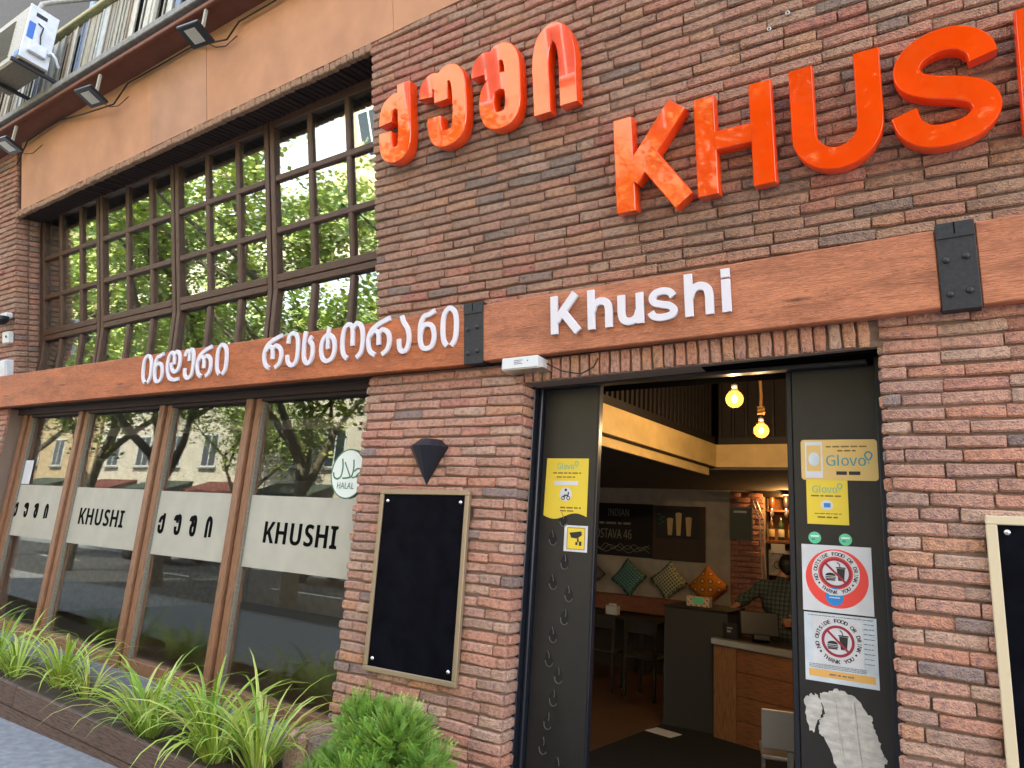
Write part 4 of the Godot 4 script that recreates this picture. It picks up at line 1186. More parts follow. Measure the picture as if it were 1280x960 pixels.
	# food signs
	p = thing("food_sign", "white sheet with a red oval forbidding outside food, the upper of two", "sign", at(-0.633, 1.327, z), "food and drink signs")
	obj("sheet", box_mesh(Vector3.ZERO, Vector3(0.353, 0.36, 0.002), 0.0), M.paper, p)
	obj("red_oval", prism_mesh(disc(Vector2(0.176, 0.182), 0.158, 0.158, 40), 0.002, 0.0026), M.sign_red, p)
	var mouth := obj("blue_disc", prism_mesh(disc(Vector2(0.163, 0.085), 0.045, 0.05, 24), 0.0024, 0.003), M.sign_blue, p)
	obj("white_stripe", box_mesh(Vector3(0.136, 0.092, 0.003), Vector3(0.19, 0.097, 0.0034), 0.0), M.paper, mouth)
	obj("white_stripe", box_mesh(Vector3(0.136, 0.077, 0.003), Vector3(0.19, 0.082, 0.0034), 0.0), M.paper, mouth)
	no_food(p, Vector2(0.172, 0.212), 0.081, 0.0044, true)
	p = thing("food_sign", "pale sheet forbidding outside food with an orange strip along its bottom", "sign", at(-0.63, 0.962, z), "food and drink signs")
	obj("sheet", box_mesh(Vector3.ZERO, Vector3(0.358, 0.356, 0.002), 0.0), M.paper_grey, p)
	obj("white_square", box_mesh(Vector3(0.045, 0.095, 0.002), Vector3(0.29, 0.34, 0.0026), 0.0), M.paper, p)
	obj("orange_strip", box_mesh(Vector3(0.018, 0.025, 0.002), Vector3(0.342, 0.062, 0.0026), 0.0), M.sign_orange, p)
	no_food(p, Vector2(0.168, 0.218), 0.083, 0.003, false)
	s = begin()
	for i in 9: lines_of_print(s, 0.295, 0.345, 0.32 - 0.025 * i, 0.006, 0.0021, 20 + i)
	for i in 3: lines_of_print(s, 0.02, 0.3, 0.088 - 0.008 * i, 0.005, 0.0027, 40 + i)
	lines_of_print(s, 0.02, 0.34, 0.343, 0.006, 0.0027, 50)
	lines_of_print(s, 0.12, 0.24, 0.043, 0.012, 0.0027, 51)
	obj("print_lettering", fin(s), M.sill_stone, p)
	# remains of a torn poster
	p = thing("torn_poster", "ragged remains of a torn white poster low on the right door panel", "poster", at(-0.64, 0.28, z))
	var big := [Vector2(.08, .62), Vector2(.13, .635), Vector2(.16, .655), Vector2(.22, .64), Vector2(.26, .625), Vector2(.29, .58), Vector2(.325, .54), Vector2(.33, .49), Vector2(.355, .44), Vector2(.365, .38), Vector2(.385, .35), Vector2(.37, .32), Vector2(.375, .2), Vector2(.36, .0), Vector2(.2, .0), Vector2(.17, .2), Vector2(.13, .32), Vector2(.1, .4), Vector2(.07, .42), Vector2(.075, .48), Vector2(.1, .52)]
	var small := [Vector2(.0, .58), Vector2(.03, .61), Vector2(.065, .615), Vector2(.09, .56), Vector2(.08, .5), Vector2(.055, .47), Vector2(.05, .42), Vector2(.02, .43), Vector2(.005, .5)]
	for sc in [[big, 0.002], [small, 0.0018]]:
		var poly := PackedVector2Array()
		for i in sc[0].size():
			var a: Vector2 = sc[0][i]
			var b: Vector2 = sc[0][(i + 1) % sc[0].size()]
			for k in 5: poly.append(a.lerp(b, k / 5.0) + Vector2(rng.randf_range(-0.006, 0.006), rng.randf_range(-0.006, 0.006)))
		obj("paper_layer", prism_mesh(poly, 0, sc[1]), M.torn_paper, p)
	for g in [[Vector2(.15, .6), Vector2(.17, .4), Vector2(.22, .1)], [Vector2(.24, .6), Vector2(.26, .35), Vector2(.29, .1)]]:
		s = begin()
		ribbon(s, smooth_path([g[0], g[1], g[2]], 6), 0.018, 0.0, 0.006, 0.0055)
		obj("wrinkle", fin(s), M.torn_paper, p)

func build_boards() -> void:
	var b := thing("menu_board", "empty black board in a thin bronze frame on the brick pillar", "board", Transform3D(Basis(Vector3(0, 0, 1), 0.012), Vector3(-3.592, 0.598, 0.012)))
	var W := 0.835
	var H := 1.308
	obj("panel", box_mesh(Vector3(0.03, 0.03, 0), Vector3(W - 0.03, H - 0.03, 0.022), 0.001), M.board, b)
	for q in [[0, 0, W, 0.036], [0, H - 0.036, W, H], [0, 0.036, 0.036, H - 0.036], [W - 0.036, 0.036, W, H - 0.036]]:
		obj("frame_bar", box_mesh(Vector3(q[0], q[1], 0), Vector3(q[2], q[3], 0.036), 0.004), M.brass_frame, b)
	for q in [[0.075, 0.09], [W - 0.075, 0.09], [0.075, H - 0.085], [W - 0.075, H - 0.085]]:
		obj("screw", lathe_mesh([[0.015, 0], [0.014, 0.006], [0.008, 0.011], [0, 0.012]], 14, Transform3D(Basis(Vector3(1, 0, 0), PI / 2), Vector3(q[0], q[1], 0.022))), M.chrome, b)
	b = thing("menu_board", "black board in a cream frame, cut off by the right edge of the view", "board", Transform3D(Basis(), Vector3(0.228, 0.2, 0.012)))
	W = 0.9
	H = 1.664
	obj("panel", box_mesh(Vector3(0.03, 0.03, 0), Vector3(W - 0.03, H - 0.03, 0.02), 0.001), M.board, b)
	for q in [[0, 0, W, 0.045], [0, H - 0.042, W, H], [0, 0.045, 0.045, H - 0.042], [W - 0.045, 0.045, W, H - 0.042]]:
		obj("frame_bar", box_mesh(Vector3(q[0], q[1], 0), Vector3(q[2], q[3], 0.034), 0.004), M.cream_frame, b)
	for q in [[0.082, 0.09], [W - 0.08, 0.09], [0.082, H - 0.075], [W - 0.08, H - 0.075]]:
		obj("screw", lathe_mesh([[0.015, 0], [0.014, 0.006], [0.008, 0.011], [0, 0.012]], 14, Transform3D(Basis(Vector3(1, 0, 0), PI / 2), Vector3(q[0], q[1], 0.02))), M.chrome, b)
	# faceted lamp over the board
	var s := begin()
	var c := Vector3(0, 0, 0.05)
	for i in 6:
		var a0 := PI * i / 6.0
		var a1 := PI * (i + 1) / 6.0
		var g0 := Vector3(cos(a0) * 0.172, 0, sin(a0) * 0.13)
		var g1 := Vector3(cos(a1) * 0.172, 0, sin(a1) * 0.13)
		var t0 := Vector3(cos(a0) * 0.09, 0.058, sin(a0) * 0.07)
		var t1 := Vector3(cos(a1) * 0.09, 0.058, sin(a1) * 0.07)
		var out := (g0 + g1)
		quad(s, g0, g1, t1, t0, out + Vector3(0, 0.2, 0))
		tri(s, g0, g1, Vector3(0, -0.285, 0.005), out + Vector3(0, -0.1, 0))
		tri(s, t0, t1, Vector3(0, 0.058, 0), Vector3.UP)
	tri(s, Vector3(0.172, 0, 0), Vector3(-0.172, 0, 0), Vector3(0, -0.285, 0.005), Vector3(0, 0, -1))
	quad(s, Vector3(0.172, 0, 0), Vector3(-0.172, 0, 0), Vector3(-0.09, 0.058, 0), Vector3(0.09, 0.058, 0), Vector3(0, 0, -1))
	tag(obj("wall_lamp", fin(s), M.diamond, self, at(-3.187, 2.232, 0.012)), "black faceted diamond shaped wall lamp above the black board", "wall lamp")

# ---------------------------------------------------------------- inside the restaurant
func cushion_mesh(r: float) -> ArrayMesh:
	# a square cushion standing on one corner, plump in the middle, drawn out at the corners
	var s := begin()
	s.set_smooth_group(1)
	var n := 8
	var P := func(i: int, j: int, side: float) -> Vector3:
		var a := 2.0 * i / n - 1.0
		var b := 2.0 * j / n - 1.0
		var k := (1.0 - a * a) * (1.0 - b * b)
		var pinch := 1.0 - 0.1 * (1.0 - absf(a * b)) * maxf(absf(a), absf(b))
		var x := a * r * 0.707 * pinch
		var y := b * r * 0.707 * pinch
		return Vector3((x - y) * 0.707, (x + y) * 0.707, side * 0.085 * pow(k, 0.45))
	for side in [1.0, -1.0]:
		for i in n:
			for j in n:
				quad(s, P.call(i, j, side), P.call(i + 1, j, side), P.call(i + 1, j + 1, side), P.call(i, j + 1, side), Vector3(0, 0, side))
	return fin(s)

func pattern_mat(called: String, base: Color, ink: Color, kind: int) -> StandardMaterial3D:
	# woven or printed cloth patterns, tiled in object space
	var im := Image.create(64, 64, false, Image.FORMAT_RGB8)
	for y in 64:
		for x in 64:
			var u := x / 64.0
			var v := y / 64.0
			var on := false
			match kind:
				0: on = sin(TAU * u * 2) * sin(TAU * v * 2) > 0.25 or absf(sin(TAU * (u + v))) < 0.16
				1: on = absf(fposmod(u * 2 + v * 2, 1.0) - 0.5) < 0.14 or absf(fposmod(u * 2 - v * 2, 1.0) - 0.5) < 0.14
				2:
					var d := Vector2(u - 0.5, v - 0.5).length()
					on = d < 0.1 or (d > 0.2 and d < 0.32 and sin(atan2(v - 0.5, u - 0.5) * 9) > -0.2)
				3: on = fposmod(u * 8 + 0.5 * floorf(v * 8), 1.0) < 0.5
				4: on = fposmod(u * 2, 1.0) < 0.5
			var c := ink if on else base
			if kind == 2 and Vector2(u - 0.5, v - 0.5).length() < 0.14: c = c8(236, 222, 196)
			if kind == 4:
				c = base.lerp(ink, (0.5 if fposmod(u * 2, 1.0) < 0.5 else 0.0) + (0.5 if fposmod(v * 2, 1.0) < 0.5 else 0.0))
				if fposmod(u * 2, 1.0) < 0.09 or fposmod(v * 2, 1.0) < 0.09: c = c.lerp(c8(150, 160, 150), 0.5)
			im.set_pixel(x, y, c)
	var m := mat(called, Color.WHITE, 0.9)
	return skin(m, ImageTexture.create_from_image(im), Vector3(9, 9, 9))

func build_room() -> void:
	tag(obj("room_floor", box_mesh(Vector3(-12.6, -0.32, -7.0), Vector3(2.6, -0.1, -0.3), 0.002), M.room_floor), "dark brown wooden floor inside the restaurant", "floor", "", "structure")
	tag(obj("ceiling", box_mesh(Vector3(-12.6, 5.95, -7.0), Vector3(2.6, 6.1, -0.32), 0.002), M.room_dark), "dark ceiling inside the restaurant", "ceiling", "", "structure")
	tag(obj("back_wall", box_mesh(Vector3(-12.6, -0.1, -6.4), Vector3(-2.43, 2.56, -6.0), 0.004), M.plaster), "pale plaster back wall behind the cushions", "wall", "", "structure")
	tag(obj("partition_wall", box_mesh(Vector3(0.9, -0.1, -7.0), Vector3(1.05, 5.95, -0.35), 0.004), M.room_dark), "dark side wall behind the bar", "wall", "", "structure")
	# mezzanine: yellow edge boards, grey underside, slatted screen above
	var mz := thing("mezzanine", "mezzanine edge of bright yellow boards with a dark slatted screen above", "mezzanine")
	var inner := Vector3(-2.0, 0, -3.5)
	var near := Vector3(-2.43, 0, -0.42)
	var dir := (near - inner)
	var ln := dir.length()
	var bx := dir.normalized()
	var lb := Transform3D(Basis(bx, Vector3.UP, bx.cross(Vector3.UP)), inner)      # x towards the street
	obj("edge_board", box_mesh(Vector3(0.0, 2.526, -0.03), Vector3(ln, 2.776, 0.0), 0.003), M.yellow_wood, mz, lb)
	obj("lower_board", box_mesh(Vector3(0.0, 2.515, -0.02), Vector3(ln, 2.523, 0.02), 0.002), M.slat_dark, mz, lb)
	obj("lower_board", box_mesh(Vector3(0.05, 2.43, 0.03), Vector3(ln, 2.513, 0.06), 0.003), M.yellow_wood, mz, lb)
	obj("cap_board", box_mesh(Vector3(0.0, 2.778, -0.02), Vector3(ln, 2.86, 0.06), 0.003), M.slat_dark, mz, lb)
	obj("edge_board", box_mesh(Vector3(-2.0, 2.526, -3.53), Vector3(0.9, 2.776, -3.5), 0.003), M.yellow_wood, mz)
	obj("cap_board", box_mesh(Vector3(-1.96, 2.778, -3.6), Vector3(0.9, 2.86, -3.52), 0.003), M.slat_dark, mz)
	var und := PackedVector2Array([Vector2(-12.5, 0.42), Vector2(-2.5, 0.42), Vector2(-2.08, 3.53), Vector2(0.88, 3.53), Vector2(0.88, 6.9), Vector2(-12.5, 6.9)])
	obj("underside", prism_mesh(und, 2.5, 2.6), M.ceiling_grey, mz, Transform3D(Basis(Vector3(1, 0, 0), -PI / 2), Vector3.ZERO))
	for i in 34:
		obj("slat", box_mesh(Vector3(0.05 + 0.088 * i, 2.86, 0.0), Vector3(0.09 + 0.088 * i, 4.6, 0.045), 0.003), M.slat_dark, mz, lb)
	obj("screen", box_mesh(Vector3(0.0, 2.86, 0.06), Vector3(ln, 4.6, 0.08), 0.003), M.room_dark, mz, lb)
	for i in 20:
		obj("slat", box_mesh(Vector3(-1.95 + 0.14 * i, 2.86, -3.56), Vector3(-1.92 + 0.14 * i, 4.6, -3.53), 0.003), M.slat_dark, mz)
	obj("screen", box_mesh(Vector3(-1.98, 2.86, -3.62), Vector3(0.9, 4.6, -3.6), 0.003), M.room_dark, mz)
	# bulbs on ropes
	var bulbs := [[Vector3(-1.135, 2.679, -0.81), "glowing round bulb hanging on a short knotted rope, the left one", 0.062], [Vector3(-1.15, 2.62, -1.79), "glowing round bulb hanging on a long thick rope, the right one", 0.062]]
	for g in bulbs:
		var p: Vector3 = g[0]
		var t := thing("pendant_bulb", g[1], "bulb", Transform3D(Basis(), p), "pendant bulbs in the doorway")
		obj("globe", lathe_mesh([[0, -0.063], [0.024, -0.058], [0.045, -0.044], [0.059, -0.022], [0.063, 0], [0.059, 0.022], [0.045, 0.044], [0.026, 0.06], [0.02, 0.075], [0.018, 0.09]], 24), M.bulb_glass, t)
		obj("filament", lathe_mesh([[0, -0.03], [0.014, -0.02], [0.02, 0.0], [0.014, 0.022], [0, 0.034]], 12), M.filament, t)
		obj("cap", lathe_mesh([[0.0, 0.085], [0.021, 0.085], [0.022, 0.13], [0.014, 0.14], [0, 0.14]], 14), M.iron, t)
		var s := begin()
		for k in 5:
			ribbon(s, disc(Vector2.ZERO, 0.024, 0.024, 12), 0.016, -0.008, 0.008, 0.005, true, Transform3D(Basis(Vector3(1, 0, 0), PI / 2 + 0.3 * (k % 2)), Vector3(0.004 * (k % 2), 0.14 + 0.014 * k, 0)))
		var rp: Array = []
		for k in 34:
			rp.append(Vector3(0.004 * sin(k * 1.7), 0.2 + k * 0.1, 0.004 * cos(k * 1.7)))
		tube(s, rp, 0.013, 8)
		if g[2] > 0: obj("rope", fin(s), M.rope, t)
		var l := OmniLight3D.new()
		l.name = "bulb_light"
		l.light_color = c8(255, 210, 150)
		l.light_energy = 0.15
		l.light_size = 0.012
		l.omni_range = 12.0
		l.omni_attenuation = 2.0
		l.shadow_enabled = true
		t.add_child(l, true)
	# back wall pieces
	var cb := thing("chalkboard", "black chalkboard with white handwriting on the back wall", "chalkboard", at(-5.1, 1.462, -5.99))
	obj("panel", box_mesh(Vector3(0, 0, 0), Vector3(1.528, 0.795, 0.03), 0.003), M.chalkboard, cb)
	var tx := SurfaceTool.new()
	letters(tx, "KOSTAVA 46", "sans", 0.53, 0.26, 1.2, 0.4, 0.0312)
	letters(tx, "INDIAN", "sans", 0.8, 0.6, 1.15, 0.71, 0.0312)
	obj("lettering", tx.commit(), M.chalk, cb)
	var s := begin()
	for k in 3:
		var pts: Array = []
		for i in 16: pts.append(Vector2(0.5 + i * 0.066, 0.1 + 0.045 * sin(i * (1.1 + 0.35 * k)) + 0.02 * k))
		ribbon(s, smooth_path(pts, 4), 0.007, 0.03, 0.0315, 0.0002)
	lines_of_print(s, 0.55, 1.2, 0.49, 0.05, 0.0305, 77)
	obj("flourish", fin(s), M.chalk, cb)
	var pb := thing("picture_board", "wooden panel with a dark picture of tall drinks beside the chalkboard", "picture", at(-3.566, 1.455, -5.99))
	obj("panel", box_mesh(Vector3.ZERO, Vector3(0.79, 0.79, 0.035), 0.003), M.picture_dark, pb)
	var pic := obj("picture", box_mesh(Vector3(0.05, 0.32, 0.035), Vector3(0.71, 0.74, 0.04), 0.001), M.charcoal, pb)
	s = begin()
	for q in [[0.27, 0.22], [0.4, 0.3], [0.55, 0.24]]:
		prism(s, PackedVector2Array([Vector2(q[0] - 0.03, 0.36), Vector2(q[0] + 0.03, 0.36), Vector2(q[0] + 0.045, 0.36 + q[1]), Vector2(q[0] - 0.045, 0.36 + q[1])]), 0.04, 0.0415)
		prism(s, disc(Vector2(q[0], 0.37 + q[1]), 0.05, 0.025, 14), 0.04, 0.042)
	obj("drinks_print", fin(s), M.yellow_wood, pic)
	s = begin()
	for i in 9: prism(s, disc(Vector2(0.1 + 0.02 * (i % 4), 0.52 + 0.035 * (i / 2)), 0.03, 0.012, 8), 0.04, 0.0412)
	obj("leaf_print", fin(s), M.sticker_green, pic)
	var lg := thing("bench_ledge", "orange-brown wooden ledge under the row of cushions", "ledge", at(-7.0, 0.69, -6.0))
	obj("front_board", box_mesh(Vector3(0, 0, 0.22), Vector3(4.4, 0.2, 0.26), 0.004), M.bench_wood, lg)
	obj("top_board", box_mesh(Vector3(0, 0.18, 0.0), Vector3(4.4, 0.215, 0.22), 0.004), M.bench_wood, lg)
	obj("shade_panel", box_mesh(Vector3(0, -0.79, 0.1), Vector3(4.4, -0.002, 0.2), 0.004), M.slat_dark, lg)  # dark panel added to stand for the shade below the ledge
	var cm := cushion_mesh(0.29)
	for q in [[-4.53, 1.175, "grey patterned cushion, half hidden by the left door panel", pattern_mat("cloth_grey", c8(120, 116, 108), c8(70, 70, 68), 3), 0.0], [-3.875, 1.16, "teal patterned cushion between the grey and the green one", pattern_mat("cloth_teal", c8(44, 96, 100), c8(130, 168, 160), 0), 0.15], [-3.265, 1.165, "green and cream lattice cushion below the picture", pattern_mat("cloth_lattice", c8(92, 108, 84), c8(198, 190, 160), 1), -0.05], [-2.7, 1.145, "orange cushion with flower medallions at the end of the row", pattern_mat("cloth_orange", c8(206, 130, 30), c8(150, 52, 34), 2), 0.06]]:
		var t := thing("cushion", q[2], "cushion", Transform3D(Basis(Vector3(1, 0, 0), -0.16) * Basis(Vector3(0, 0, 1), q[4]), Vector3(q[0], q[1], -5.83)), "cushions along the back wall")
		obj("cover", cm, q[3], t)
	# tables and high chairs under the ledge
	var tb := thing("table", "long dark table in front of the cushions", "table", at(-4.9, -0.1, -5.45))
	obj("top", box_mesh(Vector3(-1.6, 0.72, -0.3), Vector3(1.7, 0.76, 0.3), 0.006), M.slat_dark, tb)
	for x in [-1.2, 1.4]: obj("leg", box_mesh(Vector3(x - 0.04, 0, -0.04), Vector3(x + 0.04, 0.72, 0.04), 0.004), M.iron, tb)
	var nb := thing("napkin_box", "small white napkin box on the dark table", "box", at(-3.9, 0.66, -5.33))
	obj("casing", box_mesh(Vector3(-0.09, 0, -0.06), Vector3(0.08, 0.12, 0.06), 0.008), M.white_plastic, nb)
	obj("napkins", box_mesh(Vector3(-0.06, 0.12, -0.015), Vector3(0.05, 0.15, 0.015), 0.004), M.paper, nb)
	var ch := thing("chair", "dark wooden chair in front of the table, the left one", "chair", Transform3D(Basis(Vector3(0, 1, 0), 0.1), Vector3(-3.55, -0.1, -4.2)), "dark chairs at the table")
	obj("seat", box_mesh(Vector3(-0.21, 0.44, -0.21), Vector3(0.21, 0.48, 0.21), 0.01), M.slat_dark, ch)
	obj("backrest", box_mesh(Vector3(-0.2, 0.72, 0.17), Vector3(0.2, 0.88, 0.2), 0.01), M.slat_dark, ch)
	for q in [[-1, -1], [1, -1], [-1, 1], [1, 1]]:
		obj("leg", box_mesh(Vector3(q[0] * 0.19 - 0.018, 0, q[1] * 0.19 - 0.018), Vector3(q[0] * 0.19 + 0.018, 0.44 if q[1] < 0 else 0.86, q[1] * 0.19 + 0.018), 0.004), M.slat_dark, ch)
	copy_of(ch, "dark wooden chair in front of the table, half behind the charcoal partition", Transform3D(Basis(Vector3(0, 1, 0), -0.12), Vector3(-2.95, -0.1, -4.15)))
	var st := thing("stool", "metal chair with a bare steel back in front of the bar", "chair", Transform3D(Basis(Vector3(0, 1, 0), 0.25), Vector3(-0.92, -0.1, -1.5)))
	obj("backrest", box_mesh(Vector3(-0.2, 0.38, -0.01), Vector3(0.2, 0.64, 0.012), 0.01), M.dull_steel, st)
	obj("back_post", box_mesh(Vector3(-0.03, 0.0, -0.03), Vector3(0.015, 0.38, -0.005), 0.004), M.dull_steel, st)
	obj("seat", box_mesh(Vector3(-0.2, 0.3, -0.42), Vector3(0.2, 0.33, -0.02), 0.01), M.dull_steel, st)
	for x in [-0.17, 0.17]: obj("leg", box_mesh(Vector3(x - 0.015, 0.0, -0.4), Vector3(x + 0.015, 0.3, -0.37), 0.003), M.dull_steel, st)
	# floor things
	tag(obj("door_mat", prism_mesh(PackedVector2Array([Vector2(-2.62, 1.0), Vector2(-2.39, 3.1), Vector2(-0.3, 3.0), Vector2(-0.25, 0.3), Vector2(-2.5, 0.3)]), -0.099, -0.088), M.mat_black, self, Transform3D(Basis(Vector3(1, 0, 0), -PI / 2), Vector3.ZERO)), "large black mat on the floor inside the entrance", "mat")
	tag(obj("paper_sheet", box_mesh(Vector3(-0.14, 0, -0.1), Vector3(0.14, 0.003, 0.1), 0.0), M.paper, self, Transform3D(Basis(Vector3(0, 1, 0), -0.25), Vector3(-2.27, -0.086, -2.75))), "white sheet of paper lying on the black mat by the counter", "paper")
	# dark partition and bar
	var pt := thing("partition", "plain charcoal counter partition inside the doorway", "counter", at(-2.39, -0.1, -3.08))
	obj("front_panel", box_mesh(Vector3(0, 0, -0.05), Vector3(0.64, 1.13, 0.0), 0.004), M.charcoal, pt)
	obj("side_panel", box_mesh(Vector3(0.6, 0, -0.7), Vector3(0.64, 1.13, -0.052), 0.004), M.charcoal, pt)
	obj("top", box_mesh(Vector3(-0.01, 1.132, -0.72), Vector3(0.65, 1.15, 0.01), 0.004), M.slat_dark, pt)
	var bxn := Basis(Vector3(0, 1, 0), -0.31)
	var bar := thing("bar_counter", "wooden bar counter with a steel edge and wide horizontal planks", "bar", Transform3D(bxn, Vector3(-1.86, -0.1, -3.0)))
	obj("steel_edge", box_mesh(Vector3(-0.02, 0.84, -0.06), Vector3(2.4, 0.9, 0.03), 0.006), M.steel_top, bar)
	obj("worktop", box_mesh(Vector3(-0.02, 0.87, -0.62), Vector3(2.4, 0.895, -0.062), 0.004), M.dark_plastic, bar)
	obj("plank", box_mesh(Vector3(0.0, 0.0, -0.02), Vector3(0.24, 0.838, 0.012), 0.004), M.bar_wood_up, bar)
	for i in 4:
		obj("plank", box_mesh(Vector3(0.243, 0.002 + 0.21 * i, -0.02), Vector3(2.4, 0.208 + 0.21 * i, 0.008), 0.005), M.bar_wood, bar)
	obj("end_panel", box_mesh(Vector3(0.0, 0.0, -0.6), Vector3(0.02, 0.838, -0.022), 0.003), M.bar_wood, bar)
	var mon := thing("till_screen", "dark till screen standing on the bar, seen from behind", "till", Transform3D(Basis(Vector3(0, 1, 0), 0.35) * Basis(Vector3(1, 0, 0), -0.3), Vector3(-1.45, 0.8, -3.15)))
	obj("screen", box_mesh(Vector3(-0.19, 0.05, -0.02), Vector3(0.17, 0.28, 0.02), 0.01), M.dark_plastic, mon)
	obj("foot", box_mesh(Vector3(-0.08, 0.0, -0.08), Vector3(0.08, 0.06, 0.06), 0.01), M.dark_plastic, mon)
	var tb2 := thing("tissue_box", "small patterned box in green and pink on the charcoal partition", "box", Transform3D(Basis(Vector3(0, 1, 0), -0.05), Vector3(-2.08, 1.052, -3.25)))
	obj("casing", box_mesh(Vector3(-0.12, 0, -0.05), Vector3(0.12, 0.1, 0.05), 0.006), pattern_mat("cloth_box", c8(176, 190, 160), c8(170, 90, 90), 0), tb2)
	obj("green_label", box_mesh(Vector3(-0.05, 0.03, 0.05), Vector3(0.06, 0.09, 0.0515), 0.0005), M.mint, tb2)
	var cd := thing("counter_card", "small black card with two white marks at the end of the bar", "card", Transform3D(Basis(Vector3(0, 1, 0), -0.1), Vector3(-1.72, 0.8, -3.06)))
	obj("card", box_mesh(Vector3(-0.07, 0, 0), Vector3(0.07, 0.15, 0.008), 0.002), M.dark_plastic, cd)
	s = begin()
	lines_of_print(s, -0.03, 0.04, 0.1, 0.02, 0.008, 61)
	lines_of_print(s, -0.03, 0.04, 0.07, 0.03, 0.008, 62)
	obj("print", fin(s), M.chalk, cd)
	# brick pier, poster, shelves
	var pier := thing("brick_pier", "dark brick pier inside beside the bottle shelves", "pillar", at(-2.43, -0.1, -5.98))
	obj("mortar", box_mesh(Vector3(0, 0, -0.4), Vector3(0.46, 2.62, -0.02), 0.003), M.mortar, pier)
	var list: Array = []
	for r in 35: course(list, 0.0, 0.46, 0.03 + 0.0735 * r, r, Transform3D())
	for b in list: obj("brick", b[0], brick_mats[8], pier, b[1])
	var fp := thing("framed_poster", "framed grey-green poster on the dark brick pier", "poster", at(-2.43, 1.8, -5.97))
	obj("frame", box_mesh(Vector3(0, 0, 0), Vector3(0.32, 0.46, 0.02), 0.004), M.sill_stone, fp)
	obj("print", box_mesh(Vector3(0.02, 0.02, 0.02), Vector3(0.3, 0.44, 0.023), 0.001), pattern_mat("poster_print", c8(110, 124, 112), c8(70, 80, 76), 3), fp)
	obj("title", box_mesh(Vector3(0.06, 0.38, 0.023), Vector3(0.24, 0.41, 0.0245), 0.0), M.paper, fp)
	for q in [[-1.98, "thin metal pipe on the right edge of the brick pier"], [-1.93, "second thin metal pipe nearer the bottle shelves"]]:
		tag(obj("wall_pipe", tube_mesh([Vector3(q[0], 1.0, -5.93), Vector3(q[0] - 0.03, 2.1, -5.93), Vector3(q[0] - 0.12, 2.35, -5.93)], 0.012, 8), M.steel_top), q[1], "pipe", "pipes by the shelves")
	var sh := thing("bottle_shelf", "wooden back bar shelf unit with two shelves lit from above", "shelf", at(-1.95, 0.0, -6.0))
	obj("back_board", box_mesh(Vector3(0, -0.1, -0.4), Vector3(2.8, 2.6, -0.36), 0.004), M.bar_wood, sh)
	obj("shelf_board", box_mesh(Vector3(0, 1.79, -0.36), Vector3(2.8, 1.83, 0.0), 0.004), M.bar_wood, sh)
	obj("shelf_board", box_mesh(Vector3(0, 2.22, -0.36), Vector3(2.8, 2.25, -0.1), 0.004), M.bar_wood, sh)
	obj("top_box", box_mesh(Vector3(-0.15, 2.42, -0.3), Vector3(0.24, 2.58, 0.02), 0.004), M.slat_dark, sh)
	var kinds := [[c8(60, 40, 20), c8(210, 190, 140)], [c8(30, 60, 34), c8(226, 220, 200)], [c8(120, 70, 20), c8(190, 160, 90)], [c8(40, 36, 40), c8(200, 196, 190)]]
	for i in kinds.size():
		var gm := mat("bottle_%d" % i, kinds[i][0], 0.08)
		gm.clearcoat_enabled = true
		mat("bottle_label_%d" % i, kinds[i][1], 0.6)
	var desc := ["tall dark bottle at the left end of the lit shelf", "green bottle second on the lit shelf", "amber bottle third on the lit shelf", "black bottle with a pale label fourth on the lit shelf", "dark bottle fifth on the lit shelf", "green bottle sixth on the lit shelf"]
	for i in 6:
		var t := thing("bottle", desc[i], "bottle", at(-1.89 + 0.13 * i, 1.83, -6.1 + 0.02 * (i % 2)), "bottles on the back bar")
		obj("glass_body", lathe_mesh([[0, 0], [0.04, 0], [0.042, 0.01], [0.042, 0.19], [0.036, 0.22], [0.015, 0.26], [0.013, 0.32], [0, 0.32]], 14), M["bottle_%d" % (i % 4)], t)
		obj("label_band", lathe_mesh([[0.0425, 0.05], [0.043, 0.052], [0.043, 0.15], [0.0425, 0.152]], 14), M["bottle_label_%d" % (i % 4)], t)
	desc = ["upside-down spirit bottle in a chrome dispenser, left one on top", "upside-down spirit bottle in a chrome dispenser, second on top", "upside-down spirit bottle in a chrome dispenser, third on top"]
	for i in 3:
		var t := thing("dispenser_bottle", desc[i], "bottle", at(-1.88 + 0.19 * i, 2.24, -6.1), "spirit dispensers")
		obj("chrome_neck", lathe_mesh([[0, -0.1], [0.014, -0.09], [0.03, -0.05], [0.018, 0.0], [0.02, 0.03], [0, 0.04]], 14), M.chrome, t)
		obj("glass_body", lathe_mesh([[0.015, 0.03], [0.038, 0.08], [0.04, 0.26], [0, 0.27]], 14), M["bottle_%d" % ((i + 2) % 4)], t)
	tag(obj("price_note", box_mesh(Vector3(-1.88, 1.66, -6.0), Vector3(-1.7, 1.78, -5.99), 0.001), M.paper), "small cream card hanging under the bottle shelf", "card")
	var nt := thing("wall_notice", "pale notice sheet with a round mark above the bent person", "notice", at(-1.92, 1.36, -6.03))
	obj("sheet", box_mesh(Vector3.ZERO, Vector3(0.42, 0.34, 0.006), 0.001), M.torn_paper, nt)
	s = begin()
	ribbon(s, disc(Vector2(0.12, 0.14), 0.05, 0.05, 20), 0.01, 0.006, 0.0075, 0.0002, true)
	lines_of_print(s, 0.04, 0.36, 0.29, 0.02, 0.006, 63)
	obj("print", fin(s), M.ink, nt)
	var dl := thing("shelf_lamp", "small lit downlight above the bottle shelf", "lamp", at(-1.66, 2.44, -5.9))
	obj("housing", lathe_mesh([[0.0, 0.06], [0.05, 0.06], [0.055, 0.0], [0.045, 0.0], [0.04, 0.02], [0, 0.02]], 16), M.iron, dl)
